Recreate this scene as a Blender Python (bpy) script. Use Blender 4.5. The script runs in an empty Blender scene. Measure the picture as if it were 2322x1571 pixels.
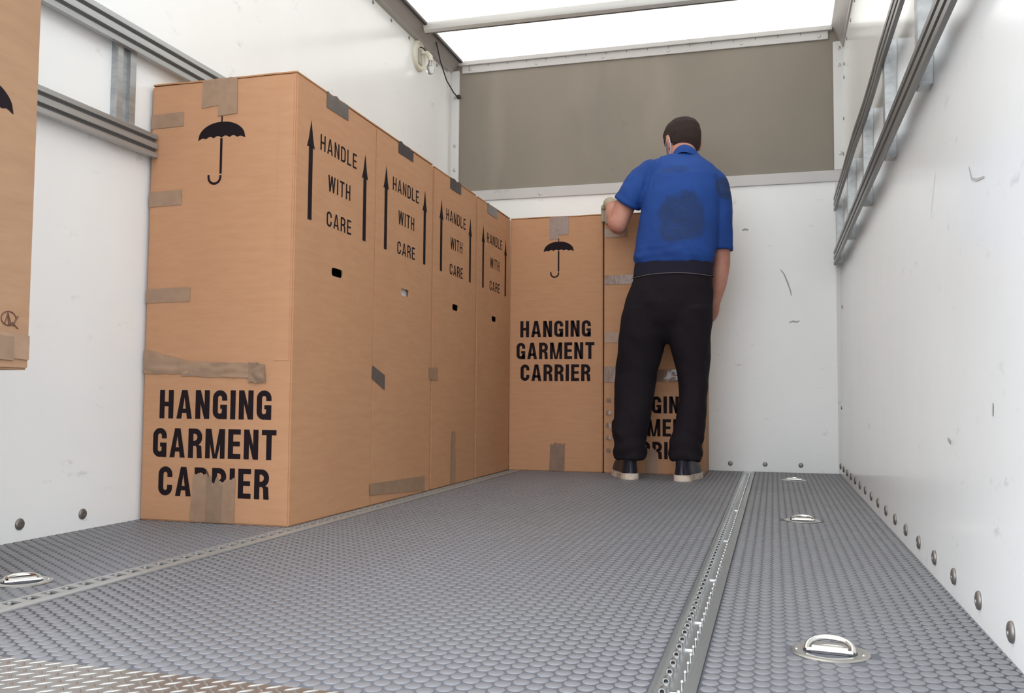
import bpy, bmesh, math, random
import numpy as np
from mathutils import Vector, Matrix, noise

random.seed(7)
SC = bpy.context.scene
COL = SC.collection

def lin(r, g, b):
    f = lambda c: (c / 255 / 12.92) if c / 255 <= 0.04045 else ((c / 255 + 0.055) / 1.055) ** 2.4
    return (f(r), f(g), f(b), 1.0)

# ------------------------------------------------------------------ camera, sky, exposure
CAM_H = 0.36
cd = bpy.data.cameras.new('camera')
cam = bpy.data.objects.new('camera', cd)
COL.objects.link(cam)
SC.camera = cam
cd.sensor_fit = 'HORIZONTAL'
cd.sensor_width = 36.0
cd.lens = 2073.85 / 2322 * 36.0
cd.clip_start = 0.02
YAW, PITCH, ROLL = math.radians(15.9597), math.radians(3.2969), math.radians(0.44003)
fw = Vector((-math.sin(YAW) * math.cos(PITCH), math.cos(YAW) * math.cos(PITCH), math.sin(PITCH)))
rt = Vector((math.cos(YAW), math.sin(YAW), 0))
up = rt.cross(fw)
rt2 = rt * math.cos(ROLL) + up * math.sin(ROLL)
up2 = -rt * math.sin(ROLL) + up * math.cos(ROLL)
cam.matrix_world = Matrix(((rt2.x, up2.x, -fw.x, 0), (rt2.y, up2.y, -fw.y, 0), (rt2.z, up2.z, -fw.z, CAM_H), (0, 0, 0, 1)))

SC.view_settings.view_transform = 'Standard'
SC.view_settings.look = 'None'
SC.view_settings.gamma = 1.0
SC.view_settings.use_curve_mapping = False
SC.view_settings.exposure = 0.16
SC.cycles.use_denoising = True
SC.cycles.max_bounces = 10
SC.cycles.diffuse_bounces = 6
SC.cycles.glossy_bounces = 4

ROOF_STRENGTH = 1.12      # daylight coming through the translucent roof sheet
SKY_STRENGTH = 3.6       # overcast sky behind the camera, through the open rear
w = bpy.data.worlds.new('overcast_sky')
SC.world = w
w.use_nodes = True
bg = w.node_tree.nodes['Background']
bg.inputs[0].default_value = (0.94, 0.98, 1.045, 1)
bg.inputs[1].default_value = SKY_STRENGTH

# ------------------------------------------------------------------ materials
def mat(name, col, rough=0.5, metal=0.0, spec=0.5, **kw):
    m = bpy.data.materials.new(name)
    m.use_nodes = True
    b = m.node_tree.nodes['Principled BSDF']
    b.inputs['Base Color'].default_value = col
    b.inputs['Roughness'].default_value = rough
    b.inputs['Metallic'].default_value = metal
    b.inputs['Specular IOR Level'].default_value = spec
    for k, v in kw.items():
        b.inputs[k].default_value = v
    return m

class NT:
    """small helper for wiring nodes"""
    def __init__(s, m):
        s.m = m; s.t = m.node_tree; s.b = s.t.nodes['Principled BSDF']
        s.tc = s.t.nodes.new('ShaderNodeTexCoord')
    def link(s, a, b): s.t.links.new(a, b)
    def mapping(s, scale, loc=(0, 0, 0), coord='Object'):
        n = s.t.nodes.new('ShaderNodeMapping')
        n.inputs['Scale'].default_value = scale; n.inputs['Location'].default_value = loc
        s.link(s.tc.outputs[coord], n.inputs['Vector']); return n.outputs[0]
    def noise(s, vec, scale, detail=3, rough=0.55):
        n = s.t.nodes.new('ShaderNodeTexNoise')
        n.inputs['Scale'].default_value = scale; n.inputs['Detail'].default_value = detail; n.inputs['Roughness'].default_value = rough
        s.link(vec, n.inputs['Vector']); return n.outputs['Fac']
    def ramp(s, fac, stops):
        n = s.t.nodes.new('ShaderNodeValToRGB')
        e = n.color_ramp.elements
        while len(e) < len(stops): e.new(0.5)
        for x, (p, c) in zip(e, stops):
            x.position = p; x.color = c if len(c) == 4 else (*c, 1)
        s.link(fac, n.inputs[0]); return n.outputs[0]
    def mix(s, fac, a, b, mode='MIX'):
        n = s.t.nodes.new('ShaderNodeMix'); n.data_type = 'RGBA'; n.blend_type = mode
        for v, i in ((fac, 0), (a, 6), (b, 7)):
            if isinstance(v, (int, float)): n.inputs[i].default_value = v
            elif isinstance(v, tuple): n.inputs[i].default_value = v
            else: s.link(v, n.inputs[i])
        return n.outputs[2]
    def math(s, op, a, b=0.0, clamp=False):
        n = s.t.nodes.new('ShaderNodeMath'); n.operation = op; n.use_clamp = clamp
        for v, i in ((a, 0), (b, 1)):
            if isinstance(v, (int, float)): n.inputs[i].default_value = v
            else: s.link(v, n.inputs[i])
        return n.outputs[0]
    def bump(s, h, strength=0.2, dist=0.01):
        n = s.t.nodes.new('ShaderNodeBump')
        n.inputs['Strength'].default_value = strength; n.inputs['Distance'].default_value = dist
        s.link(h, n.inputs['Height']); s.link(n.outputs[0], s.b.inputs['Normal'])

G = lambda v: (v, v, v, 1)

def cardboard(name, a, b):
    m = mat(name, a, 0.72, spec=0.25)
    n = NT(m)
    f1 = n.noise(n.mapping((7, 7, 38)), 1.6, 4, 0.6)
    c = n.mix(n.ramp(f1, [(0.34, G(0)), (0.68, G(1))]), a, b)
    f2 = n.noise(n.mapping((2.2, 2.2, 1.4)), 1.3, 3)
    c = n.mix(0.45, c, n.ramp(f2, [(0.3, G(0.88)), (0.7, G(1.0))]), 'MULTIPLY')
    oi = n.t.nodes.new('ShaderNodeObjectInfo')
    n.link(c, n.b.inputs['Base Color'])
    f3 = n.noise(n.mapping((14, 14, 90)), 1.0, 3, 0.6)
    n.bump(f3, 0.10, 0.003)
    return m
M = {}
M['card'] = cardboard('brown_cardboard', lin(190, 144, 108), lin(184, 137, 102))
M['card_shaded'] = cardboard('greyer_shaded_cardboard', lin(165, 130, 101), lin(157, 122, 94))  # board greyed and darkened: shade on the rear box put into its colour
M['card_edge'] = mat('cardboard_edge', lin(176, 132, 94), 0.85, spec=0.15)
M['card_in'] = mat('cardboard_inside', lin(120, 86, 60), 0.9, spec=0.1)
M['ink'] = mat('black_print', lin(30, 21, 25), 0.7, spec=0.12)
M['white_cloth'] = mat('pale_cloth', lin(215, 205, 205), 0.9, spec=0.1)

def tape_mat(name, c, rough):
    m = mat(name, c, rough, spec=0.5)
    n = NT(m)
    f = n.noise(n.mapping((30, 30, 30)), 1.0, 3)
    n.link(n.mix(n.ramp(f, [(0.35, G(0)), (0.7, G(1))]), c, tuple(x * 0.84 for x in c[:3]) + (1,)), n.b.inputs['Base Color'])
    n.bump(n.noise(n.mapping((45, 45, 45)), 1.0, 2), 0.25, 0.003)
    return m
M['tape'] = tape_mat('brown_packing_tape', lin(158, 128, 103), 0.33)
M['tape_old'] = tape_mat('aged_packing_tape', lin(142, 116, 94), 0.4)
M['tape_shiny'] = tape_mat('shiny_packing_tape', lin(140, 114, 98), 0.16)
M['tape_dark'] = tape_mat('charcoal_cloth_tape', lin(62, 55, 56), 0.4)
M['tape_grey'] = tape_mat('grey_cloth_tape', lin(100, 90, 84), 0.35)

def wall_mat(name, col, dirt=1.0, rough=0.28):
    m = mat(name, col, rough, spec=0.45)
    n = NT(m)
    f = n.noise(n.mapping((1.2, 1.2, 0.9)), 1.6, 4)
    c = n.mix(n.ramp(f, [(0.35, G(0)), (0.75, G(1))]), col, tuple(x * (1 - 0.05 * dirt) for x in col[:3]) + (1,))
    # scuffs: short smears with their own shapes
    s1 = n.noise(n.mapping((3.1, 3.1, 7.0)), 2.2, 5, 0.62)
    s2 = n.noise(n.mapping((17, 17, 34), (3, 1, 2)), 1.0, 3, 0.7)
    k = n.math('MULTIPLY', n.ramp(s1, [(0.60, G(0)), (0.70, G(1))]), n.ramp(s2, [(0.52, G(0)), (0.66, G(1))]))
    c = n.mix(n.math('MULTIPLY', k, 0.32 * dirt), c, (0.30, 0.29, 0.28, 1))
    n.link(c, n.b.inputs['Base Color'])
    n.bump(n.noise(n.mapping((2.5, 2.5, 2.5)), 1.0, 2), 0.05, 0.02)
    return m
M['wall'] = wall_mat('white_panel', (0.885, 0.90, 0.89, 1), 1.0, 0.18)
M['wall_back'] = wall_mat('white_back_panel', (0.88, 0.895, 0.875, 1), 1.2, 0.35)
M['white_trim'] = wall_mat('white_painted_trim', (0.70, 0.70, 0.69, 1), 1.6, 0.4)
M['rail_trim'] = wall_mat('scratched_white_rail', (0.58, 0.565, 0.55, 1), 2.4, 0.4)

m = mat('grey_bulkhead', lin(150, 141, 130), 0.55, spec=0.3)
n = NT(m)
f = n.noise(n.mapping((2.0, 2.0, 1.2)), 1.0, 4)
c = n.mix(n.ramp(f, [(0.35, G(0)), (0.7, G(1))]), lin(142, 134, 122), lin(132, 125, 114))
f2 = n.noise(n.mapping((1.3, 1.0, 0.35), (0.4, 0, 0.2)), 2.4, 2)
c = n.mix(n.ramp(f2, [(0.58, G(0)), (0.72, G(0.55))]), c, lin(156, 146, 134))
f3 = n.noise(n.mapping((7, 7, 9), (2, 3, 1)), 1.0, 5, 0.7)
c = n.mix(n.ramp(f3, [(0.66, G(0)), (0.74, G(0.35))]), c, lin(108, 98, 92))
n.link(c, n.b.inputs['Base Color'])
n.bump(n.noise(n.mapping((3, 3, 3)), 1.0, 2), 0.08, 0.02)
M['bulkhead'] = m

m = mat('grey_studded_rubber', (0.21, 0.212, 0.225, 1), 0.42, spec=0.5)
n = NT(m)
f = n.noise(n.mapping((1.7, 0.8, 1)), 1.5, 4)
n.link(n.mix(n.ramp(f, [(0.3, G(0)), (0.7, G(1))]), (0.178, 0.182, 0.196, 1), (0.160, 0.162, 0.172, 1)), n.b.inputs['Base Color'])
n.link(n.math('ADD', n.math('MULTIPLY', n.noise(n.mapping((3, 2, 1)), 2.0, 4), 0.2), 0.33), n.b.inputs['Roughness'])
M['rubber'] = m
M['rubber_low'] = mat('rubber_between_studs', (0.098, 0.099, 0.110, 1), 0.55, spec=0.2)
M['subfloor'] = mat('dark_subfloor', (0.02, 0.02, 0.022, 1), 0.8)
M['ground'] = mat('yard_tarmac', (0.16, 0.16, 0.165, 1), 0.9, spec=0.2)

def metal(name, col, rough, streak=(2, 2, 60), amount=0.25, metalv=1.0):
    m = mat(name, col, rough, metalv)
    n = NT(m)
    f = n.noise(n.mapping(streak), 1.0, 4, 0.6)
    n.link(n.mix(n.ramp(f, [(0.3, G(0)), (0.7, G(1))]), col, tuple(x * (1 - amount) for x in col[:3]) + (1,)), n.b.inputs['Base Color'])
    n.link(n.math('ADD', n.math('MULTIPLY', f, 0.2), rough - 0.1), n.b.inputs['Roughness'])
    return m
M['alu'] = metal('mill_aluminium', (0.54, 0.54, 0.535, 1), 0.34)
M['alu_plate'] = metal('worn_aluminium_plate', (0.40, 0.40, 0.39, 1), 0.4, (40, 2, 40), 0.2, 0.35)
M['alu_track'] = metal('track_aluminium', (0.50, 0.52, 0.52, 1), 0.38, (40, 2, 40), 0.2)
M['galv'] = metal('galvanised_steel', (0.47, 0.485, 0.48, 1), 0.38, (30, 1.5, 50), 0.3, 0.6)
M['rail_dull'] = metal('weathered_rail', (0.27, 0.262, 0.25, 1), 0.36, (30, 1.5, 60), 0.35, 0.75)
M['galv_dark_and_shade'] = metal('dull_groove_and_bow_shade', (0.20, 0.205, 0.205, 1), 0.5, (30, 1.5, 50), 0.3, 0.5)  # rail grooves, and the shade painted under the roof bows
M['bow'] = metal('satin_roof_bow', (0.66, 0.66, 0.63, 1), 0.35, (3, 30, 30), 0.1, 0.25)
M['coving'] = metal('grey_coving', (0.46, 0.445, 0.42, 1), 0.45, (5, 2, 5), 0.12, 0.35)
M['steel'] = mat('bright_zinc_steel', (0.70, 0.69, 0.67, 1), 0.2, 1.0)
M['plate'] = metal('brushed_steel_plate', (0.60, 0.59, 0.56, 1), 0.30, (20, 20, 20), 0.12)
M['cup'] = mat('dark_steel_cup', (0.20, 0.20, 0.20, 1), 0.28, 1.0)
M['rivet'] = mat('dull_rivet', (0.23, 0.215, 0.20, 1), 0.4, 0.7)
M['screw'] = mat('screw_head', (0.50, 0.48, 0.46, 1), 0.35, 0.7)
M['black'] = mat('black_rubber_and_hole_shade', (0.018, 0.016, 0.016, 1), 0.5)  # grommet rubber, and the painted darkness in track holes and slots
M['cable'] = mat('dark_cable', (0.035, 0.024, 0.024, 1), 0.5)
M['white_plastic'] = mat('aged_white_plastic', lin(226, 222, 205), 0.4)
M['grey_plastic'] = mat('grey_plastic', lin(176, 176, 168), 0.5)
m = mat('clear_bulb_glass', (1, 1, 1, 1), 0.02)
m.node_tree.nodes['Principled BSDF'].inputs['Transmission Weight'].default_value = 1.0
m.node_tree.nodes['Principled BSDF'].inputs['IOR'].default_value = 1.3
M['glass'] = m

m = bpy.data.materials.new('translucent_roof_sheet')
m.use_nodes = True
b = m.node_tree.nodes['Principled BSDF']
b.inputs['Base Color'].default_value = (0.8, 0.8, 0.77, 1)
b.inputs['Roughness'].default_value = 0.4
b.inputs['Emission Color'].default_value = (1.0, 1.0, 0.965, 1)
b.inputs['Emission Strength'].default_value = ROOF_STRENGTH
M['roof'] = m

# ------------------------------------------------------------------ mesh helpers
class MB:
    def __init__(s): s.v = []; s.f = []; s.mi = []
    def add(s, verts, faces, mi=0):
        o = len(s.v); s.v += [tuple(p) for p in verts]
        s.f += [tuple(i + o for i in f) for f in faces]; s.mi += [mi] * len(faces); return s
    def box(s, lo, hi, mi=0):
        (a, b, c), (d, e, f) = lo, hi
        return s.add([(a, b, c), (d, b, c), (d, e, c), (a, e, c), (a, b, f), (d, b, f), (d, e, f), (a, e, f)],
                     [(3, 2, 1, 0), (4, 5, 6, 7), (0, 1, 5, 4), (1, 2, 6, 5), (2, 3, 7, 6), (3, 0, 4, 7)], mi)
    def tube(s, pts, r, seg=12, mi=0, cap=True, closed=False):
        pts = [Vector(p) for p in pts]; n_ = len(pts)
        rs = r if isinstance(r, (list, tuple)) else [r] * n_
        prev = None; rings = []
        for i, p in enumerate(pts):
            if closed: t = (pts[(i + 1) % n_] - pts[i - 1]).normalized()
            else: t = (pts[min(i + 1, n_ - 1)] - pts[max(i - 1, 0)]).normalized()
            if prev is None:
                a = Vector((0, 0, 1)) if abs(t.z) < 0.9 else Vector((0, 1, 0))
                u = t.cross(a).normalized()
            else:
                u = (prev - t * prev.dot(t)).normalized()
            prev = u; v = t.cross(u)
            rings.append([p + (u * math.cos(2 * math.pi * k / seg) + v * math.sin(2 * math.pi * k / seg)) * rs[i] for k in range(seg)])
        verts = [q for rg in rings for q in rg]; faces = []
        for i in range(n_ if closed else n_ - 1):
            j = (i + 1) % n_
            for k in range(seg):
                l = (k + 1) % seg
                faces.append((i * seg + k, i * seg + l, j * seg + l, j * seg + k))
        if cap and not closed:
            faces.append(tuple(reversed(range(seg)))); faces.append(tuple((n_ - 1) * seg + k for k in range(seg)))
        return s.add(verts, faces, mi)
    def lathe(s, prof, origin, axis, seg=24, mi=0):
        """prof: list of (radius, height) along axis"""
        ax = Vector(axis).normalized(); a = Vector((0, 0, 1)) if abs(ax.z) < 0.9 else Vector((1, 0, 0))
        u = ax.cross(a).normalized(); v = ax.cross(u); o = Vector(origin)
        verts = []; faces = []
        for r, h in prof:
            for k in range(seg):
                t = 2 * math.pi * k / seg
                verts.append(o + ax * h + (u * math.cos(t) + v * math.sin(t)) * max(r, 1e-5))
        for i in range(len(prof) - 1):
            for k in range(seg):
                l = (k + 1) % seg
                faces.append((i * seg + k, i * seg + l, (i + 1) * seg + l, (i + 1) * seg + k))
        faces.append(tuple(reversed(range(seg)))); faces.append(tuple((len(prof) - 1) * seg + k for k in range(seg)))
        return s.add(verts, faces, mi)
    def extrude(s, prof, fn0, fn1, mi=0):
        """closed profile of 2-d points, placed by fn0 and fn1"""
        k = len(prof)
        verts = [fn0(*p) for p in prof] + [fn1(*p) for p in prof]
        faces = [(i, (i + 1) % k, k + (i + 1) % k, k + i) for i in range(k)]
        faces += [tuple(reversed(range(k))), tuple(range(k, 2 * k))]
        return s.add(verts, faces, mi)
    def build(s, name, mats, parent=None, smooth=False, auto=None, bevel=0, fix=True):
        me = bpy.data.meshes.new(name)
        me.from_pydata([tuple(p) for p in s.v], [], s.f)
        for mm in (mats if isinstance(mats, (list, tuple)) else [mats]): me.materials.append(mm)
        me.polygons.foreach_set('material_index', s.mi)
        if fix:
            bm = bmesh.new(); bm.from_mesh(me); bmesh.ops.recalc_face_normals(bm, faces=bm.faces)
            if bevel: bmesh.ops.bevel(bm, geom=[e for e in bm.edges if e.is_manifold and e.calc_face_angle(0) > 0.7], offset=bevel, segments=2, affect='EDGES', clamp_overlap=True)
            bm.to_mesh(me); bm.free()
        o = bpy.data.objects.new(name, me); COL.objects.link(o)
        if parent is not None: o.parent = parent
        if smooth:
            me.shade_smooth()
            if auto: me.set_sharp_from_angle(angle=math.radians(auto))
        return o

def tag(o, label, cat, group=None, kind=None):
    o['label'] = label; o['category'] = cat
    if group: o['group'] = group
    if kind: o['kind'] = kind
    return o

def thing(name, label, cat, loc=(0, 0, 0), rz=0, group=None):
    o = bpy.data.objects.new(name, None); COL.objects.link(o)
    o.empty_display_size = 0.1; o.location = loc; o.rotation_euler = (0, 0, rz)
    return tag(o, label, cat, group)

def struct(name, mb, mats, parent=None, label=None, **kw):
    o = mb.build(name, mats, parent, **kw)
    if parent is None: o['kind'] = 'structure'
    if label: o['label'] = label
    return o

def dup(o, parent=None):
    c = o.copy(); COL.objects.link(c)
    if parent is not None: c.parent = parent
    for ch in list(o.children): dup(ch, c)
    return c

# ------------------------------------------------------------------ the load space (setting)
YB, YR = 4.868, 0.80               # bulkhead, rear opening
XLW = lambda y: -1.792 + 0.004 * (y - 1.66)
XRW = lambda z: 0.316 + 0.0195 * z
ZT = 2.285
TX = (-0.152, -0.094)              # right floor track
TL = (-1.297, -1.226)              # left floor track

# floor: three rubber sheets covered in raised studs, with gaps for the tracks
mb = MB()
mb.box((-1.80, YR, -0.05), (0.335, YB + 0.02, -0.022), 2)
strips = [(-1.80, TL[0]), (TL[1], TX[0]), (TX[1], 0.335)]
RING_HOLES = [(0.075, 1.411), (0.081, 2.92), (0.086, 4.396), (-1.398, 1.461)]
for a, b_ in strips:
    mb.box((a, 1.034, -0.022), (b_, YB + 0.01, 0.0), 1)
floor = struct('floor', mb, [M['rubber'], M['rubber_low'], M['subfloor']])
me = floor.data
# studs added with numpy: a chamfered disc each
SEG = 14
PX, PY, RR, HH = 0.0207, 0.0275, 0.0113, 0.0011
cent = []
for a, b_ in strips:
    ncol = int((b_ - a - 0.026) / PX); px_ = (b_ - a - 0.026) / ncol
    for i in range(ncol + 1):
        x = a + 0.013 + px_ * i
        y = 1.05 + (PY / 2 if i % 2 else 0)
        while y < YB - 0.012:
            if all((x - hx) ** 2 + (y - hy) ** 2 > 0.058 ** 2 for hx, hy in RING_HOLES):
                cent.append((x, y))
            y += PY
cent = np.array(cent); nc = len(cent)
ang = np.arange(SEG) * 2 * math.pi / SEG
prof = [(RR, -0.0002), (RR * 0.975, HH * 0.7), (RR * 0.90, HH)]
tmpl = np.concatenate([np.stack([r * np.cos(ang), r * np.sin(ang), np.full(SEG, z)], 1) for r, z in prof])
V = (np.repeat(cent, len(tmpl), 0))
V = np.concatenate([V, np.zeros((len(V), 1))], 1) + np.tile(tmpl, (nc, 1))
quads = []
for r in range(2):
    for k in range(SEG):
        l = (k + 1) % SEG
        quads += [r * SEG + k, r * SEG + l, (r + 1) * SEG + l, (r + 1) * SEG + k]
loop_t = np.array(quads + list(range(2 * SEG, 3 * SEG)))
cnt_t = np.array([4] * (2 * SEG) + [SEG])
nv0, nl0, np0 = len(me.vertices), len(me.loops), len(me.polygons)
oldco = np.zeros(nv0 * 3, dtype=np.float32); me.vertices.foreach_get('co', oldco)
oldli = np.zeros(nl0, dtype=np.int32); me.loops.foreach_get('vertex_index', oldli)
oldls = np.zeros(np0, dtype=np.int32); me.polygons.foreach_get('loop_start', oldls)
oldmi = np.zeros(np0, dtype=np.int32); me.polygons.foreach_get('material_index', oldmi)
off = np.arange(nc) * len(tmpl) + nv0
newl = (off[:, None] + loop_t[None, :]).ravel()
ls = np.concatenate([[0], np.cumsum(cnt_t)[:-1]])
news = (np.arange(nc)[:, None] * len(loop_t) + ls[None, :]).ravel() + nl0
me2 = bpy.data.meshes.new('floor')
me2.vertices.add(nv0 + len(V)); me2.loops.add(nl0 + len(newl)); me2.polygons.add(np0 + len(news))
me2.vertices.foreach_set('co', np.concatenate([oldco, V.ravel()]).astype(np.float32))
me2.loops.foreach_set('vertex_index', np.concatenate([oldli, newl]).astype(np.int32))
me2.polygons.foreach_set('loop_start', np.concatenate([oldls, news]).astype(np.int32))
me2.update(calc_edges=True)
me2.polygons.foreach_set('material_index', np.concatenate([oldmi, np.zeros(len(news))]).astype(np.int32))
for mm in (M['rubber'], M['rubber_low'], M['subfloor']): me2.materials.append(mm)
me2.validate()
floor.data = me2
bpy.data.meshes.remove(me)

# walls
def quad_wall(name, corners, thick, mats):
    """corners: four points of the inner face; thick: vector outward"""
    t = Vector(thick); c = [Vector(p) for p in corners]
    b = MB(); b.add(c + [p + t for p in c], [(0, 1, 2, 3), (7, 6, 5, 4), (0, 4, 5, 1), (1, 5, 6, 2), (2, 6, 7, 3), (3, 7, 4, 0)])
    return struct(name, b, mats)
wall_left = quad_wall('wall_left', [(XLW(YR), YR, -0.04), (XLW(YB), YB, -0.04), (XLW(YB), YB, ZT), (XLW(YR), YR, ZT)], (-0.04, 0, 0), M['wall'])
wall_right = quad_wall('wall_right', [(XRW(0), YR, -0.04), (XRW(0), YB, -0.04), (XRW(ZT), YB, ZT), (XRW(ZT), YR, ZT)], (0.04, 0, 0), M['wall'])
b = MB(); b.box((-1.82, YB, -0.04), (0.42, YB + 0.03, 1.50))
wall_back = struct('wall_back', b, M['wall_back'])
b = MB(); b.box((-1.80, YB + 0.004, 1.49), (0.40, YB + 0.034, ZT))
bulk = struct('wall_bulkhead', b, M['bulkhead'])
# roof sheet and its bow
b = MB(); b.box((-1.84, YR, ZT), (0.45, YB + 0.034, ZT + 0.006))
roof = struct('ceiling', b, M['roof'])
def bow(yc, name):
    b = MB()
    prof = [(-0.030, 0.0), (-0.030, -0.016), (-0.022, -0.034), (-0.004, -0.044), (0.012, -0.044), (0.024, -0.030), (0.030, -0.012), (0.030, 0.0)]
    b.extrude(prof, lambda y, z: (-1.712, yc + y, ZT + z), lambda y, z: (0.30, yc + y, ZT + z))
    for q in range(3, 6): b.mi[q] = 1  # underside shade of the bow painted on in dark grey
    return struct(name, b, [M['bow'], M['galv_dark_and_shade']], smooth=True, auto=25)
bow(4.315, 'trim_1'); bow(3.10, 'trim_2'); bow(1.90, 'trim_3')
# coving along both walls
b = MB()
pr = [(-1.800, 2.222), (-1.772, 2.226), (-1.766, 2.236), (-1.728, 2.276), (-1.716, ZT), (-1.800, ZT)]
b.extrude(pr, lambda x, z: (x, YR, z), lambda x, z: (x + 0.012, YB, z))
struct('trim_4', b, M['coving'])
b = MB()
b.extrude([(-1.718, 2.272), (-1.702, 2.272), (-1.702, ZT), (-1.718, ZT)], lambda x, z: (x, YR, z), lambda x, z: (x + 0.012, YB - 0.03, z))
struct('trim_5', b, M['cable'], label='dark rubber seal along the coving')
b = MB()
pr = [(0.372, 2.165), (0.352, 2.168), (0.349, 2.18), (0.312, 2.262), (0.300, ZT), (0.372, ZT)]
b.extrude(pr, lambda x, z: (x, YR, z), lambda x, z: (x, YB, z))
struct('trim_6', b, M['coving'])
# rails framing the bulkhead
b = MB(); b.box((-1.70, YB - 0.006, 2.219), (0.285, YB + 0.004, 2.262)); b.box((-1.72, YB - 0.02, 2.262), (0.305, YB + 0.004, ZT))
top_rail = struct('trim_7', b, M['rail_trim'], bevel=0.001)
b = MB(); b.box((-1.80, YB - 0.010, 1.477), (0.345, YB + 0.004, 1.535))
low_rail = struct('trim_8', b, M['rail_trim'], bevel=0.002)
b = MB(); b.box((-1.765, YB - 0.012, 1.535), (-1.716, YB + 0.004, 2.235)); b.box((-1.79, YB - 0.05, 1.535), (-1.765, YB + 0.004, 2.235))
post_l = struct('trim_9', b, M['white_trim'], bevel=0.002)
b = MB(); b.box((0.307, YB - 0.012, 1.535), (0.372, YB + 0.004, 2.20))
post_r = struct('trim_10', b, M['white_trim'], bevel=0.002)
b = MB(); b.box((0.310, YB - 0.004, 0.0), (0.345, YB, 1.477))
struct('trim_11', b, M['white_trim'])
# ground outside the van
b = MB(); b.box((-12, -14, -0.95), (12, 9, -0.9))
struct('ground', b, M['ground'])

# rivets in the walls and rails: one mesh, each its own part
def head_mesh(name, r, m, axis, dome=0.35):
    b = MB()
    b.lathe([(r, 0.0), (r, 0.0012), (r * 0.9, r * dome * 0.7), (r * 0.6, r * dome), (r * 0.32, r * dome), (r * 0.26, r * dome * 0.6), (0.0, r * dome * 0.6)], (0, 0, 0), axis, 16)
    o = b.build(name, m, smooth=True, auto=50)
    me = o.data; bpy.data.objects.remove(o); return me
def studs(name, me, parent, pts):
    for p in pts:
        o = bpy.data.objects.new(name, me); COL.objects.link(o); o.parent = parent; o.location = p
RL = head_mesh('rivet', 0.0145, M['rivet'], (1, 0, 0)); RRt = head_mesh('rivet', 0.0155, M['rivet'], (-1, 0, 0)); RB = head_mesh('rivet', 0.012, M['rivet'], (0, -1, 0))
SB = head_mesh('screw', 0.009, M['screw'], (0, -1, 0)); SL = head_mesh('screw', 0.009, M['rivet'], (1, 0, 0)); SR = head_mesh('screw', 0.009, M['rivet'], (-1, 0, 0))
studs('rivet', RL, wall_left, [(XLW(y), y, 0.043) for y in (1.64, 1.857, 2.07)])
studs('rivet', RRt, wall_right, [(XRW(0.041), 1.227 + 0.2115 * k, 0.041) for k in range(18) if k != 0])
studs('rivet', RB, wall_back, [(x, YB, 0.038) for x in (-0.217, -0.044, 0.130)])
studs('screw', SL, wall_left, [(XLW(y), y, 2.205) for y in (3.40, 3.61, 3.83, 4.04, 4.265, 4.665)] + [(XLW(4.83), 4.835, z) for z in (2.17, 2.10, 1.92, 1.70)])
studs('screw', SR, wall_right, [(XRW(2.12), y, 2.12) for y in (3.75, 3.97, 4.18, 4.40, 4.62)] + [(XRW(z), 4.80, z) for z in (2.06, 1.99, 1.78, 1.60, 0.83, 0.33)])
studs('screw', SB, top_rail, [(x, YB - 0.006, 2.239) for x in (-1.652, -1.263, -0.886, -0.528, -0.148, 0.241)])
studs('screw', SB, post_r, [(0.337, YB - 0.012, z) for z in (2.165, 2.075, 1.62)])
studs('screw', SB, low_rail, [(x, YB - 0.010, 1.497) for x in (-1.235, -0.28)])
studs('screw', SB, post_l, [(-1.738, YB - 0.012, z) for z in (2.08, 1.80, 1.66)])
def ribbon(fn, pts, wd):
    b = MB(); V_ = []
    for i, p in enumerate(pts):
        a, c = Vector(pts[max(i - 1, 0)]), Vector(pts[min(i + 1, len(pts) - 1)])
        d = (c - a).normalized(); nn = Vector((-d.y, d.x)); w_ = wd * (0.35 + 0.65 * math.sin(math.pi * (i + 0.5) / len(pts)))
        V_ += [fn(*(Vector(p) + nn * w_)), fn(*(Vector(p) - nn * w_))]
    b.add(V_, [(2 * i, 2 * i + 1, 2 * i + 3, 2 * i + 2) for i in range(len(pts) - 1)]); return b
M['scuff'] = mat('grey_scuff', (0.42, 0.41, 0.40, 1), 0.7)
FB = lambda x, z: (x, YB - 0.0006, z)
FR = lambda y, z: (XRW(z) - 0.0006, y, z)
for pts, wd in (([(0.040, 1.035), (0.058, 1.010), (0.075, 0.965), (0.088, 0.925), (0.092, 0.900)], 0.004), ([(0.080, 0.762), (0.098, 0.768), (0.118, 0.764), (0.130, 0.770)], 0.005), ([(-0.150, 1.247), (-0.135, 1.252), (-0.118, 1.248)], 0.006)):
    ribbon(FB, pts, wd).build('scuff_mark', M['scuff'], wall_back, fix=False)
for pts, wd in (([(1.73, 0.770), (1.71, 0.745), (1.67, 0.733), (1.61, 0.724)], 0.0026), ([(2.08, 0.84), (2.11, 0.80), (2.13, 0.76)], 0.0015), ([(1.93, 0.29), (1.90, 0.285)], 0.005), ([(1.55, 0.36), (1.552, 0.34)], 0.004)):
    ribbon(FR, pts, wd).build('scuff_mark', M['scuff'], wall_right, fix=False)
# little slots along the upper edge of the top rail
b = MB()
for k in range(17):
    x = -1.66 + k * 0.113
    b.box((x, YB - 0.0068, 2.250), (x + 0.004, YB - 0.0055, 2.264))
b.build('slot_marks', M['rivet'], top_rail)

# ------------------------------------------------------------------ wardrobe boxes
BW, BD, BH = 0.484, 0.540, 1.2835

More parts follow.
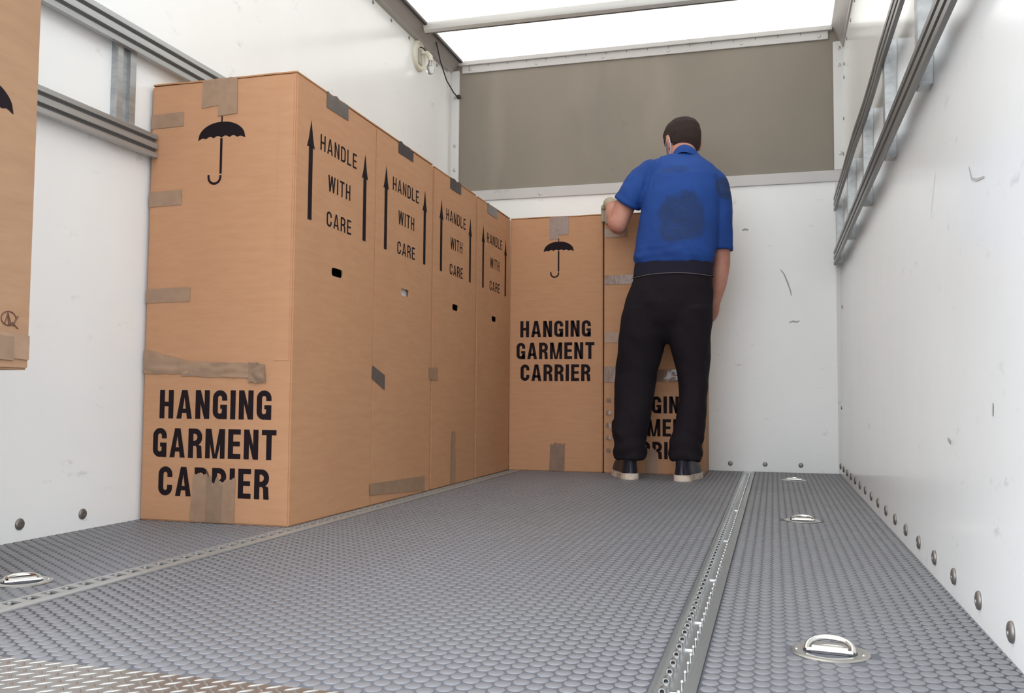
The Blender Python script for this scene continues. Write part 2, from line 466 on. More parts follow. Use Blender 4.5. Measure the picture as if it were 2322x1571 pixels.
# lettering drawn stroke by stroke: every glyph is a set of flat polygons in a cell w x 1
def rect(x0, x1, z0, z1): return [(x0, z0), (x1, z0), (x1, z1), (x0, z1)]
def arc(cx, cz, rx, rz, t, a0, a1, n_=8):
    out = []
    for i in range(n_):
        p, q = math.radians(a0 + (a1 - a0) * i / n_), math.radians(a0 + (a1 - a0) * (i + 1) / n_)
        ro = lambda a: (cx + rx * math.cos(a), cz + rz * math.sin(a))
        ri = lambda a: (cx + max(rx - t, 0.004) * math.cos(a), cz + max(rz - t * 0.92, 0.004) * math.sin(a))
        out.append([ri(p), ro(p), ro(q), ri(q)])
    return out
def glyph(ch, t, w=0.57):
    """polygons and advance width"""
    tb = t * 0.86
    r = w / 2
    if ch == 'I': return [rect(0, t, 0, 1)], t
    if ch == 'H': return [rect(0, t, 0, 1), rect(w - t, w, 0, 1), rect(t, w - t, 0.5 - tb * 0.45, 0.5 + tb * 0.5)], w
    if ch == 'L': return [rect(0, t, 0, 1), rect(t, w * 0.88, 0, tb)], w * 0.88
    if ch == 'E': return [rect(0, t, 0, 1), rect(t, w * 0.88, 0, tb), rect(t, w * 0.88, 1 - tb, 1), rect(t, w * 0.83, 0.5 - tb * 0.4, 0.5 + tb * 0.5)], w * 0.88
    if ch == 'T': return [rect(w / 2 - t / 2, w / 2 + t / 2, 0, 1 - tb), rect(0, w, 1 - tb, 1)], w
    if ch == 'A':
        w = w * 1.12; c = w / 2; h = t * 0.56
        return [[(0, 0), (t, 0), (c + h * 0.35, 1), (c - h, 1)], [(w, 0), (c + h, 1), (c - h * 0.35, 1), (w - t, 0)], rect(w * 0.24, w * 0.76, 0.20, 0.20 + tb * 0.85)], w
    if ch == 'N': return [rect(0, t, 0, 1), rect(w - t, w, 0, 1), [(t * 0.3, 1), (w - t, 0), (w - t * 0.3, 0), (t, 1)]], w
    if ch == 'M':
        w = w * 1.38; c = w / 2; h = t * 0.42
        return [rect(0, t * 0.92, 0, 1), rect(w - t * 0.92, w, 0, 1), [(t * 0.3, 1), (c - h, 0), (c + h * 0.3, 0), (t * 1.15, 1)], [(w - t * 0.3, 1), (w - t * 1.15, 1), (c - h * 0.3, 0), (c + h, 0)]], w
    if ch == 'W':
        w = w * 1.5; q = w / 4; h = t * 0.5
        return [[(0, 1), (q - h, 0), (q + h, 0), (t, 1)], [(q - h, 0), (2 * q - h, 1), (2 * q + h, 1), (q + h, 0)], [(2 * q - h, 1), (3 * q - h, 0), (3 * q + h, 0), (2 * q + h, 1)], [(3 * q - h, 0), (w - t, 1), (w, 1), (3 * q + h, 0)]], w
    rz = min(r * 0.95, 0.30)
    if ch in 'CG':
        p = arc(r, 1 - rz, r, rz, t, 0, 180, 14) + arc(r, rz, r, rz, t, 180, 360, 14) + [rect(0, t, rz, 1 - rz), rect(w - t, w, 0.64, 1 - rz)]
        if ch == 'C': p += [rect(w - t, w, rz, 0.37)]
        else: p += [rect(w - t, w, 0, 0.50), rect(w * 0.52, w - t, 0.50 - tb * 0.8, 0.50)]
        return p, w
    if ch == 'D':
        return [rect(0, t, 0, 1), rect(t, w - rz, 0, tb), rect(t, w - rz, 1 - tb, 1), rect(w - t, w, rz, 1 - rz)] + arc(w - rz, 1 - rz, rz, rz, t, 0, 90) + arc(w - rz, rz, rz, rz, t, 270, 360), w
    if ch == 'R':
        zb = 0.445; rb = (1 - zb + tb * 0.2) / 2; cz = 1 - rb; rx = min(rb, r)
        return [rect(0, t, 0, 1), rect(t, w - rx, 1 - tb, 1), rect(t, w - rx, 1 - 2 * rb, 1 - 2 * rb + tb)] + arc(w - rx, cz, rx, rb, t, -90, 90, 14) + \
               [[(w * 0.50, zb), (w - t * 0.9, zb + 0.02), (w - t * 0.15, zb - 0.04), (w, 0.0), (w - t, 0.0), (w - t * 1.1, zb - 0.10)]], w
    raise KeyError(ch)
def word(txt, x0, x1, z0, z1, t, gap):
    polys = []; x = 0
    for ch in txt:
        p, a = glyph(ch, t)
        polys += [[(x + u, v) for u, v in q] for q in p]; x += a + gap
    W_ = x - gap; sx = (x1 - x0) / W_; sz = z1 - z0
    return [[(x0 + u * sx, z0 + v * sz) for u, v in q] for q in polys]
def flat(polys, fn):
    b = MB()
    for q in polys: b.add([fn(*p) for p in q], [tuple(range(len(q)))])
    return b
EPS = 0.0006
FRONT = lambda d: (lambda a, z: (-BW / 2 + a, -d / 2 - EPS, z))
SIDE = lambda d: (lambda s, z: (BW / 2 + EPS, -d / 2 + s, z))

def garment_text(dz):
    return [word('HANGING', 0.058, 0.424, 0.2955 + dz, 0.378 + dz, 0.205, 0.13), word('GARMENT', 0.039, 0.442, 0.1835 + dz, 0.2675 + dz, 0.205, 0.13), word('CARRIER', 0.061, 0.422, 0.0735 + dz, 0.157 + dz, 0.205, 0.13)]
def care_text():
    return [word('HANDLE', 0.142, 0.389, 1.0985, 1.1465, 0.145, 0.20), word('WITH', 0.196, 0.347, 0.986, 1.036, 0.145, 0.19), word('CARE', 0.190, 0.357, 0.878, 0.924, 0.145, 0.20)]
def umbrella(ca):
    P = []
    N = 40
    for i in range(N):
        def tb(k):
            u = -1 + 2 * k / N
            top = 1.109 + 0.050 * math.sqrt(max(0, 1 - abs(u) ** 2.1)) if abs(u) < 1 else 1.109
            sc = abs(math.sin((u + 1) / 2 * math.pi * 6))
            bot = 1.1095 + 0.004 * (1 - u * u) + 0.0065 * sc * (1 - abs(u) ** 6) - 0.002
            return ca + u * 0.0785, top, min(bot, top)
        xa, ta, ba = tb(i); xb, tb_, bb = tb(i + 1)
        P.append([(xa, ba), (xb, bb), (xb, tb_), (xa, ta)])
    P.append(rect(ca - 0.0022, ca + 0.0022, 1.157, 1.175))
    P.append(rect(ca - 0.0042, ca + 0.0036, 1.006, 1.1105))
    P += [[(ca - 0.0203 + r0 * math.cos(p), 0.997 + r0 * math.sin(p) * 0.98) for r0, p in ((0.0163, a0), (0.0233, a0), (0.0233, a1), (0.0163, a1))]
          for a0, a1 in [(math.pi + math.pi * k / 14, math.pi + math.pi * (k + 1) / 14) for k in range(14)]]
    P.append(rect(ca - 0.0436, ca - 0.0366, 0.9965, 1.004)); P.append(rect(ca - 0.004, ca + 0.003, 0.9965, 1.0015))
    return P
def arrow(c, zt, zb):
    return [[(c, zt), (c - 0.008, zt - 0.035), (c - 0.0125, zt - 0.055), (c - 0.0235, zt - 0.084), (c, zt - 0.079)], [(c, zt), (c, zt - 0.079), (c + 0.0235, zt - 0.084), (c + 0.0125, zt - 0.055), (c + 0.008, zt - 0.035)],
            rect(c - 0.0118, c + 0.0118, zb, zt - 0.078)]

def carton(name, W_, D_, H_, hole=None, board='card'):
    """a board box: shell with a real inside and, on the +X face, a punched hand hole (s0,s1,z0,z1)"""
    bm = bmesh.new()
    def shell(x0, y0, x1, y1, z0, z1, bev, mi, flip, hp, xs):
        v0 = set(bm.verts)
        bmesh.ops.create_cube(bm, size=1)
        nv = [v for v in bm.verts if v not in v0]
        for v in nv:
            v.co = Vector(((x0 + x1) / 2 + v.co.x * (x1 - x0), (y0 + y1) / 2 + v.co.y * (y1 - y0), (z0 + z1) / 2 + v.co.z * (z1 - z0)))
        if bev:
            es = list({e for v in nv for e in v.link_edges})
            bmesh.ops.bevel(bm, geom=es, offset=bev, segments=2, affect='EDGES')
        fs = [f for f in bm.faces if f.tag is False and not any(v in v0 for v in f.verts)]
        for f in fs: f.material_index = mi
        loop = None
        if hp:
            side = max((f for f in fs if f.normal.x > 0.99 or (f.calc_center_median().x > x1 - 1e-4)), key=lambda f: f.calc_area())
            oe = list(side.edges)
            bmesh.ops.delete(bm, geom=[side], context='FACES_ONLY')
            loop = [bm.verts.new((xs, p, q)) for p, q in hp]
            he = [bm.edges.new((loop[i], loop[(i + 1) % len(loop)])) for i in range(len(loop))]
            g = bmesh.ops.triangle_fill(bm, use_beauty=True, use_dissolve=False, edges=oe + he)
            for f in g['geom']:
                if isinstance(f, bmesh.types.BMFace): f.material_index = mi
        return loop
    hp = None
    if hole:
        s0, s1, z0, z1 = hole; r = 0.010; hp = []
        for cx, cz, a0 in ((s1 - r, z1 - r, 0), (s0 + r, z1 - r, 90), (s0 + r, z0 + r, 180), (s1 - r, z0 + r, 270)):
            for k in range(5):
                a = math.radians(a0 + 22.5 * k); hp.append((-D_ / 2 + cx + r * math.cos(a), cz + r * math.sin(a)))
    T = 0.005
    l1 = shell(-W_ / 2, -D_ / 2, W_ / 2, D_ / 2, 0, H_, 0.004, 0, False, hp, W_ / 2)
    if hole:
        l2 = shell(-W_ / 2 + T, -D_ / 2 + T, W_ / 2 - T, D_ / 2 - T, T, H_ - T, 0, 1, True, hp, W_ / 2 - T)
        k = len(l1)
        for i in range(k):
            f = bm.faces.new((l1[i], l1[(i + 1) % k], l2[(i + 1) % k], l2[i])); f.material_index = 2
    bmesh.ops.recalc_face_normals(bm, faces=bm.faces)
    me = bpy.data.meshes.new(name); bm.to_mesh(me); bm.free()
    for mm in (M[board], M['card_in'], M['card_edge']): me.materials.append(mm)
    return me

def link(name, me, parent, label=None):
    o = bpy.data.objects.new(name, me); COL.objects.link(o); o.parent = parent
    if label: o['label'] = label
    return o

def tape(parent, fn, corners, m='tape', n_=(10, 6), wob=0.0006, off=0.0009, tear=None, name='packing_tape', label=None, lump=0.0):
    """a strip stuck on a face; corners in face coordinates (four, in turn); fn maps (a,z) to 3-d, off pushes it clear of the print"""
    A, B, C_, D_ = [Vector(c) for c in corners]
    o0 = Vector(fn(0, 0)); e1 = Vector(fn(1, 0)) - o0; e2 = Vector(fn(0, 1)) - o0
    nrm = e1.cross(e2).normalized()
    if nrm.y > 0.5 or nrm.x < -0.5: nrm = -nrm
    b = MB(); V_ = []
    nx, ny = n_; sd = random.random() * 50
    for j in range(ny + 1):
        for i in range(nx + 1):
            s_, t_ = i / nx, j / ny
            p = (A * (1 - s_) + B * s_) * (1 - t_) + (D_ * (1 - s_) + C_ * s_) * t_
            if tear and j == ny: p = p + Vector((0, tear * (noise.noise((s_ * 4.3 + sd, 0, 0)))))
            if lump: p = p + Vector((0, lump * 0.5 * noise.noise((s_ * 5 + sd, t_ * 2, 3))))
            q = Vector(fn(p.x, p.y))
            h = off + wob * (0.5 + 0.5 * noise.noise((p.x * 70 + sd, p.y * 70, sd))) + lump * abs(noise.noise((p.x * 22 + sd, p.y * 40, 7)))
            V_.append(q + nrm * h)
    F_ = [(j * (nx + 1) + i, j * (nx + 1) + i + 1, (j + 1) * (nx + 1) + i + 1, (j + 1) * (nx + 1) + i) for j in range(ny) for i in range(nx)]
    b.add(V_, F_)
    o = b.build(name, M[m], parent, smooth=True)
    if label: o['label'] = label
    return o

HOLE = (0.230, 0.306, 0.7315, 0.7575)
me_row = carton('carton', BW, BD, BH, HOLE)
me_txt = None
def parts_row(parent):
    """printing and carton of a box in the row"""
    link('carton', me_row, parent)
def mesh_of(b, name, m, **kw):
    o = b.build(name, m, **kw); me = o.data; bpy.data.objects.remove(o); return me
ME = {}
ME['front_low'] = [mesh_of(flat(p, FRONT(BD)), 'front_lettering', M['ink']) for p in garment_text(0)]
ME['umb'] = mesh_of(flat(umbrella(0.241), FRONT(BD)), 'umbrella_symbol', M['ink'])
ME['care'] = [mesh_of(flat(p, SIDE(BD)), 'side_lettering', M['ink']) for p in care_text()]
ME['arrow'] = [mesh_of(flat(arrow(c, zt, 0.876), SIDE(BD)), 'arrow_symbol', M['ink']) for c, zt in ((0.0845, 1.172), (0.4535, 1.166))]

def flaps(parent, W_, D_, H_, seed, amp=0.003):
    """top closing flaps: slightly warped boards with raw edges"""
    for k, (y0, y1) in enumerate(((-D_ / 2 + 0.001, -0.003), (0.003, D_ / 2 - 0.001))):
        b = MB(); N = 14; V_ = []
        for z0 in (0, 0.0042):
            for y in (y0, y1):
                for i in range(N + 1):
                    x = -W_ / 2 + 0.002 + (W_ - 0.004) * i / N
                    lift = amp * (0.5 + noise.noise((x * 7 + seed, k * 3.1, seed)))
                    V_.append((x, y, H_ + z0 + max(0, lift)))
        n1 = N + 1
        F_ = []
        for i in range(N):
            F_ += [(2 * n1 + i, 2 * n1 + i + 1, 3 * n1 + i + 1, 3 * n1 + i), (i, n1 + i, n1 + i + 1, i + 1), (i, i + 1, 2 * n1 + i + 1, 2 * n1 + i), (n1 + i, 3 * n1 + i, 3 * n1 + i + 1, n1 + i + 1)]
        F_ += [(0, 2 * n1, 3 * n1, n1), (N, n1 + N, 3 * n1 + N, 2 * n1 + N)]
        b.add(V_, F_)
        b.build('top_flap', M['card_edge'], parent)

def row_box(y0, label, seed, xoff=0.0, rz=0.0):
    t = thing('wardrobe_box', label, 'box', (-1.537 + xoff, y0 + BD / 2, 0.0013), rz, 'row of hanging garment boxes along the white wall')
    link('carton', me_row, t)
    for a in ME['front_low']: link('front_lettering', a, t)
    link('umbrella_symbol', ME['umb'], t)
    for a in ME['care']: link('side_lettering', a, t)
    for a in ME['arrow']: link('arrow_symbol', a, t)
    flaps(t, BW, BD, BH, seed)
    return t
F0, S0 = FRONT(BD), SIDE(BD)
box1 = row_box(2.288, 'wardrobe box at the open end of the row, wide crumpled tape above HANGING GARMENT CARRIER', 1.0)
box2 = row_box(2.828, 'second wardrobe box of the row, pale cloth in its hand hole, slanted grey tape below', 2.0, 0.0005)
box3 = row_box(3.384, 'third wardrobe box of the row, black tape on top, narrow upright tape at its foot', 3.0, -0.0005)
box4 = row_box(3.947, 'last wardrobe box of the row, in the corner against the boxes facing the rear', 4.0, -0.0015)
# tapes on the first box
for z0, z1, a1 in ((1.150, 1.1985, 0.112), (0.915, 0.966, 0.112), (0.629, 0.677, 0.150)):
    tape(box1, F0, [(0.001, z0 + 0.004), (a1, z0 + 0.006), (a1, z1), (0.001, z1 - 0.002)])
tape(box1, F0, [(0.172, 1.203), (0.245, 1.210), (0.243, BH + 0.004), (0.174, BH + 0.003)], label='older layer of grey tape')
tape(box1, F0, [(0.228, 1.176), (0.292, 1.180), (0.290, BH + 0.004), (0.226, BH + 0.004)], off=0.0018, tear=0.004)
tape(box1, F0, [(0.001, 0.425), (0.155, 0.424), (0.150, 0.462), (0.001, 0.497)], n_=(16, 10), lump=0.006, wob=0.001, label='crumpled wide tape')
tape(box1, F0, [(0.130, 0.418), (0.405, 0.412), (0.402, 0.452), (0.135, 0.462)], n_=(24, 10), lump=0.007, wob=0.001, off=0.0015, label='crumpled tape ending in a loose fold')
tape(box1, F0, [(0.352, 0.402), (0.408, 0.398), (0.398, 0.452), (0.350, 0.458)], 'tape_old', n_=(16, 12), lump=0.012, off=0.003, wob=0.002, label='bunched shiny tape end')
tape(box1, F0, [(0.168, 0.003), (0.225, 0.003), (0.226, 0.136), (0.178, 0.138)], tear=0.010, n_=(16, 10))
tape(box1, F0, [(0.220, 0.003), (0.272, 0.003), (0.276, 0.112), (0.222, 0.136)], 'tape_old', tear=0.034, n_=(20, 10), off=0.0016)
tape(box1, F0, [(0.262, 0.003), (0.314, 0.003), (0.316, 0.130), (0.262, 0.118)], tear=0.012, n_=(16, 10), off=0.0012)
# glued joint down the right of its front
b = MB(); b.box((-BW / 2 + 0.428, -BD / 2 - 0.0016, 0.462), (-BW / 2 + 0.4285 + 0.046, -BD / 2 - 0.0002, 1.262))
b.build('glue_flap', M['card'], box1)
# tapes over the top edges of the row
def edge_tape(parent, s0, s1, z, m, seed):
    random.seed(seed)
    tape(parent, S0, [(s0, z), (s1, z + 0.001), (s1 - 0.002, BH + 0.002), (s0 + 0.001, BH + 0.004)], m, n_=(18, 6), tear=0.011, name='edge_tape')
edge_tape(box1, 0.176, 0.322, 1.2375, 'tape_grey', 11)
edge_tape(box2, 0.186, 0.328, 1.2435, 'tape_dark', 12)
edge_tape(box3, 0.184, 0.322, 1.2385, 'tape_dark', 13)
edge_tape(box4, 0.146, 0.298, 1.2395, 'tape_grey', 14)
tape(box2, S0, [(-0.010, 0.425), (0.096, 0.387), (0.096, 0.438), (-0.008, 0.469)], 'tape_grey')
tape(box3, S0, [(-0.040, 0.434), (0.060, 0.432), (0.060, 0.483), (-0.040, 0.480)])
tape(box2, S0, [(-0.014, 0.036), (0.486, 0.007), (0.486, 0.061), (-0.015, 0.074)], n_=(24, 6))
tape(box3, S0, [(0.228, 0.008), (0.288, 0.011), (0.284, 0.220), (0.238, 0.222)])
# pale cloth behind the second box's hole
b = MB(); b.box((BW / 2 - 0.030, -BD / 2 + 0.15, 0.60), (BW / 2 - 0.012, -BD / 2 + 0.40, 0.90))
b.build('garment', M['white_cloth'], box2, bevel=0.004)['label'] = 'pale cloth seen through the hand hole'

# the two boxes across the front bulkhead
BD2 = 0.372
me_back = carton('carton', BW, BD2, BH, (0.150, 0.226, 0.7315, 0.7575))
ME['front_high'] = [mesh_of(flat(p, FRONT(BD2)), 'front_lettering', M['ink']) for p in garment_text(0.3785)]
ME['front_low2'] = [mesh_of(flat(p, FRONT(BD2)), 'front_lettering', M['ink']) for p in garment_text(0)]
ME['umb2'] = mesh_of(flat(umbrella(0.257), FRONT(BD2)), 'umbrella_symbol', M['ink'])
F2 = FRONT(BD2)
def back_box(xc, label, txt, seed, y0=4.4895):
    t = thing('wardrobe_box', label, 'box', (xc, y0 + BD2 / 2, 0.0013), 0, 'hanging garment boxes across the front of the load space')
    link('carton', me_back, t)
    for a in ME[txt]: link('front_lettering', a, t)
    link('umbrella_symbol', ME['umb2'], t)
    flaps(t, BW, BD2, BH, seed, 0.0025)
    return t
box5 = back_box(-1.0565, 'wardrobe box facing the rear, HANGING GARMENT CARRIER at mid height, beside the corner', 'front_high', 5.0)
box6 = back_box(-0.5660, 'wardrobe box behind the standing person, lettering near the floor, many strips of tape', 'front_low2', 6.0)
tape(box5, F2, [(0.210, 1.170), (0.255, 1.172), (0.256, BH + 0.003), (0.210, BH + 0.003)], 'tape_shiny', tear=0.003)
tape(box5, F2, [(0.250, 1.193), (0.308, 1.192), (0.308, BH + 0.003), (0.250, BH + 0.003)], 'tape_shiny', off=0.0015)
tape(box5, F2, [(0.214, 0.003), (0.292, 0.003), (0.294, 0.142), (0.218, 0.138)], 'tape_shiny', tear=0.01, wob=0.0016, n_=(16, 12))
for z0, z1, a1, mm in ((1.168, 1.212, 0.118, 'tape'), (0.931, 0.978, 0.190, 'tape_shiny'), (0.642, 0.695, 0.16, 'tape'), (0.446, 0.523, 0.150, 'tape_shiny')):
    tape(box6, F2, [(0.002, z0), (a1, z0 + 0.003), (a1, z1), (0.002, z1)], mm, wob=0.0012)
tape(box6, F2, [(0.14, 0.452), (0.46, 0.450), (0.46, 0.506), (0.14, 0.512)], 'tape_shiny', n_=(24, 8), lump=0.005, wob=0.001, off=0.0014)
for k in range(5):
    tape(box6, F2, [(0.010, 0.10 + k * 0.062), (0.034, 0.098 + k * 0.062), (0.034, 0.118 + k * 0.062), (0.012, 0.121 + k * 0.062)], 'tape_shiny', n_=(5, 5), lump=0.004)
tape(box6, F2, [(0.200, 0.003), (0.262, 0.003), (0.258, 0.118), (0.205, 0.125)], tear=0.015)

# the box standing high by the rear, and what carries it
W7, D7, H7, Z7 = 0.415, 0.500, 1.15, 0.406
t = thing('wardrobe_box', 'brown box cut off by the picture edge, tape and a pen scribble at its foot', 'box', (-1.300 - W7 / 2, 1.356 - D7 / 2, Z7), math.radians(0.3), 'cartons stacked by the rear opening')
me7 = carton('carton', W7, D7, H7, None, 'card_shaded')
link('carton', me7, t)
S7 = lambda s, z: (W7 / 2 + EPS, -D7 / 2 + s, z)
# umbrella print on the face towards the middle of the van
P = [[(0.376 + (x - 0.241) * 1.0 - 0.0125, z - 1.109 + 0.456) for x, z in q] for q in umbrella(0.241)]
flat(P, S7).build('umbrella_symbol', M['ink'], t)
tape(t, S7, [(0.28, 0.030), (0.497, 0.018), (0.497, 0.062), (0.28, 0.075)], n_=(16, 6), wob=0.0012)
tape(t, S7, [(0.30, 0.022), (0.462, 0.016), (0.462, 0.058), (0.30, 0.066)], 'tape_old', n_=(14, 6), wob=0.001, off=0.0016)
# scribble in brown pen
b = MB()
def scrib(pts, r=0.0011):
    b.tube([S7(*p) for p in pts], r, 6)
cx, cz = 0.449, 0.090
scrib([(cx + 0.0165 * math.cos(a), cz + 0.0125 * math.sin(a)) for a in [k * 2 * math.pi / 20 for k in range(-1, 19)]])
scrib([(cx - 0.008, cz - 0.009), (cx - 0.002, cz + 0.010), (cx + 0.004, cz - 0.006), (cx + 0.002, cz - 0.011), (cx + 0.009, cz - 0.006), (cx + 0.012, cz - 0.013)])
scrib([(cx - 0.003, cz + 0.007), (cx + 0.001, cz - 0.010), (cx + 0.006, cz - 0.010)])
scrib([(cx + 0.012, cz - 0.008), (cx + 0.021, cz + 0.006)]); scrib([(cx + 0.012, cz - 0.010), (cx + 0.022, cz - 0.017)])
b.build('pen_scribble', mat('brown_pen', lin(92, 60, 44), 0.7), t)
flaps(t, W7, D7, H7, 7.0)
t = thing('carton', 'low closed carton carrying the box by the rear opening', 'box', (-1.565, 1.105, 0.0013), 0, 'cartons stacked by the rear opening')
b = MB(); b.box((-0.21, -0.165, 0), (0.21, 0.165, 0.402)); b.build('board_shell', M['card'], t, bevel=0.004)
b = MB(); b.box((-0.03, -0.1652, 0.3995), (0.03, 0.1652, 0.4035)); b.build('packing_tape', M['tape'], t)

# ------------------------------------------------------------------ floor tracks
t = thing('floor_track', 'aluminium load track with toothed edge and studs, sunk in the open floor', 'track', (0, 0, 0))
x0 = TX[0]
b = MB()
pr = [(0.0, -0.022), (0.0, 0.0022), (0.0045, 0.0022), (0.006, -0.001), (0.0125, -0.0028), (0.0145, -0.010), (0.030, -0.010), (0.0385, -0.010), (0.0395, -0.002), (0.0455, -0.002), (0.047, 0.0024), (0.0575, 0.0026), (0.058, -0.022)]
b.extrude(pr, lambda x, z: (x0 + x, 1.034, z), lambda x, z: (x0 + x, YB - 0.001, z))
b.build('channel', M['alu_track'], t)
b = MB(); ys = [1.118 + 0.0433 * k for k in range(87)]
for y in ys:
    k0 = len(b.f)
    b.lathe([(0.0029, 0.004), (0.0029, 0.0), (0.0044, 0.0), (0.0044, 0.014), (0.002, 0.0155)], (x0 + 0.0162, y, 0.0002), (0, 1, 0), 12)
    for q in range(k0, len(b.f)):
        if len(b.f[q]) == 12 or q < k0 + 12: b.mi[q] = 1  # hole insides coloured black to stand for the shade in them
    b.box((x0 + 0.0124, y + 0.001, -0.010), (x0 + 0.0196, y + 0.014, -0.0015))
b.box((x0 + 0.0135, 1.034, -0.010), (x0 + 0.0185, YB - 0.002, -0.004))
b.build('toothed_strip', [M['alu'], M['black']], t, smooth=True, auto=40)
b = MB()
b.lathe([(0.0016, -0.010), (0.0016, -0.001), (0.0027, 0.0), (0.0024, 0.0022), (0.0, 0.003)], (0, 0, 0), (0, 0, 1), 10)
me_stud = mesh_of(b, 'stud', M['steel'], smooth=True, auto=50)
studs('stud', me_stud, t, [(x0 + 0.0362, y + 0.004, 0.0) for y in ys])
for y in (1.19, 1.40, 1.574, 1.95, 2.5, 3.2):
    b = MB(); b.box((x0 + 0.0222, y, -0.010), (x0 + 0.0345, y + 0.003, -0.0075)); b.build('cross_bar', M['steel'], t)

t = thing('floor_track', 'slotted aluminium load track running along the foot of the box row', 'track', (0, 0, 0))
a0, a1 = TL
b = MB()
b.box((a0, 1.034, -0.020), (a1, YB - 0.001, -0.003), 1)  # black bed just below the plate paints the slots' shade
b.box((a0, 1.034, -0.020), (a0 + 0.010, YB - 0.001, 0.0006))
b.extrude([(a1 - 0.034, -0.020), (a1 - 0.034, 0.0006), (a1 - 0.016, 0.0006), (a1 - 0.0145, 0.0030), (a1, 0.0030), (a1, -0.020)], lambda x, z: (x, 1.034, z), lambda x, z: (x, YB - 0.001, z))
y = 1.06
while y < YB - 0.03:
    b.add([(a0 + 0.010, y - 0.002, 0.0006), (a0 + 0.010, y + 0.016, 0.0006), (a1 - 0.034, y + 0.010, 0.0006), (a1 - 0.034, y - 0.008, 0.0006),
           (a0 + 0.010, y - 0.002, -0.006), (a0 + 0.010, y + 0.016, -0.006), (a1 - 0.034, y + 0.010, -0.006), (a1 - 0.034, y - 0.008, -0.006)],
          [(0, 1, 2, 3), (7, 6, 5, 4), (0, 4, 5, 1), (1, 5, 6, 2), (2, 6, 7, 3), (3, 7, 4, 0)])
    b.lathe([(0.0035, -0.004), (0.0035, 0.0015), (0.0015, 0.0025)], (a0 + 0.021, y + 0.024, 0.0), (0, 0, 1), 8)
    y += 0.0446
b.build('slotted_plate', [M['alu_plate'], M['black']], t)

# ------------------------------------------------------------------ lashing rings let into the floor
def lashing_ring(x, y, rz, label, lift=20):
    t = thing('lashing_ring', label, 'lashing ring', (x, y, 0.0012), rz, 'lashing rings let into the floor')
    b = MB()
    pr = []
    R0, R1 = 0.055, 0.037
    b.lathe([(R1, -0.001), (R1 + 0.0005, 0.0012), (R1 + 0.004, 0.0020), (R0 - 0.004, 0.0018), (R0, 0.0004), (R0, -0.001)], (0, 0, 0), (0, 0, 1), 48)
    # take the inner disc out: lathe closes ends, so rebuild as an open ring
    b.f = [f for f in b.f if len(f) == 4]; b.mi = b.mi[:len(b.f)]
    b.build('flange_plate', M['plate'], t, smooth=True, auto=40)
    b = MB()
    N = 40; rings = [(R1 + 0.0005, 0.0005), (R1 - 0.001, -0.004), (R1 * 0.86, -0.012), (R1 * 0.5, -0.016), (0.0001, -0.017)]
    b.lathe(rings, (0, 0, 0), (0, 0, 1), N); b.f = [f for f in b.f if len(f) == 4]; b.mi = b.mi[:len(b.f)]
    b.build('recess_cup', M['cup'], t, smooth=True, fix=False)
    # raised saddle across the middle with a bright roll that holds the ring
    b = MB()
    b.extrude([(-0.012, 0.0), (-0.0125, 0.0045), (-0.0095, 0.0082), (-0.005, 0.0095), (0.002, 0.0088), (0.016, 0.0015), (0.016, 0.0)], lambda p, q: (-0.0245, p, q), lambda p, q: (0.0245, p, q))
    b.build('saddle', M['steel'], t, smooth=True, auto=50)
    b = MB(); a = math.radians(lift); pts = []
    for k in range(25):
        th = math.pi * k / 24
        pts.append((0.0315 * math.cos(th), 0.030 * math.sin(th) ** 0.8))
    pts = [(0.0315, -0.004)] + pts + [(-0.0315, -0.004)]
    b.tube([(p, -0.006 + q * math.cos(a), 0.0035 + q * math.sin(a)) for p, q in pts], 0.0042, 12)
    b.tube([(-0.0315, -0.010, 0.0035), (0.0315, -0.010, 0.0035)], 0.0036, 10)
    b.build('ring', M['steel'], t, smooth=True, auto=60)
    for k in (-1, 1):
        b = MB(); b.lathe([(0.003, 0.001), (0.003, 0.0026), (0.0012, 0.0032)], (k * 0.0455, -0.006, 0), (0, 0, 1), 10)
        b.build('rivet', M['steel'], t, smooth=True, auto=40)
    return t
lashing_ring(0.075, 1.411, math.radians(-6), 'lashing ring with bright raised loop on the open floor, closest to the camera', 24)
lashing_ring(0.081, 2.920, math.radians(2), 'lashing ring halfway down the clear floor strip, loop nearly flat', 16)
lashing_ring(0.086, 4.396, math.radians(0), 'small far lashing ring in front of the white back wall', 10)
lashing_ring(-1.398, 1.461, math.radians(52), 'lashing ring between the slotted track and the wall, cut by the picture edge', 12)

# ------------------------------------------------------------------ tread plate sill
t = thing('tread_plate', 'bright aluminium tread plate sill with raised bars at the rear edge of the floor', 'tread plate', (0, 0, 0))
b = MB(); b.box((-1.79, 0.86, -0.03), (0.33, 1.036, 0.0022)); b.build('sheet', M['alu'], t)
def lens(b, x, y, ax):
    L, Wd, Hh = 0.0112, 0.0022, 0.0013; N = 8; top = []; V_ = []
    for k in range(N + 1):
        s_ = -1 + 2 * k / N; wv = Wd * math.sqrt(max(0.0, 1 - s_ * s_)) + 0.0001; hv = Hh * max(0.0, 1 - s_ ** 4)
        for o_, h_ in ((-wv, 0), (-wv * 0.45, hv), (wv * 0.45, hv), (wv, 0)):
            p = (s_ * L - o_, s_ * L + o_) if ax == 0 else (-s_ * L + o_, s_ * L + o_)
            p = (p[0] * 0.7071, p[1] * 0.7071)
            V_.append((x + p[0], y + p[1], 0.0022 + h_))
    F_ = [(k * 4 + j, k * 4 + j + 1, (k + 1) * 4 + j + 1, (k + 1) * 4 + j) for k in range(N) for j in range(3)]
    b.add(V_, F_)
b = MB(); j = 0; y = 1.0300
while y > 0.93:
    i = j % 2; x = -1.77 + 0.01275 * i
    while x < 0.30:
        lens(b, x, y, j % 2); x += 0.0255
    y -= 0.0120; j += 1
b.build('raised_bars', M['alu'], t, smooth=True)

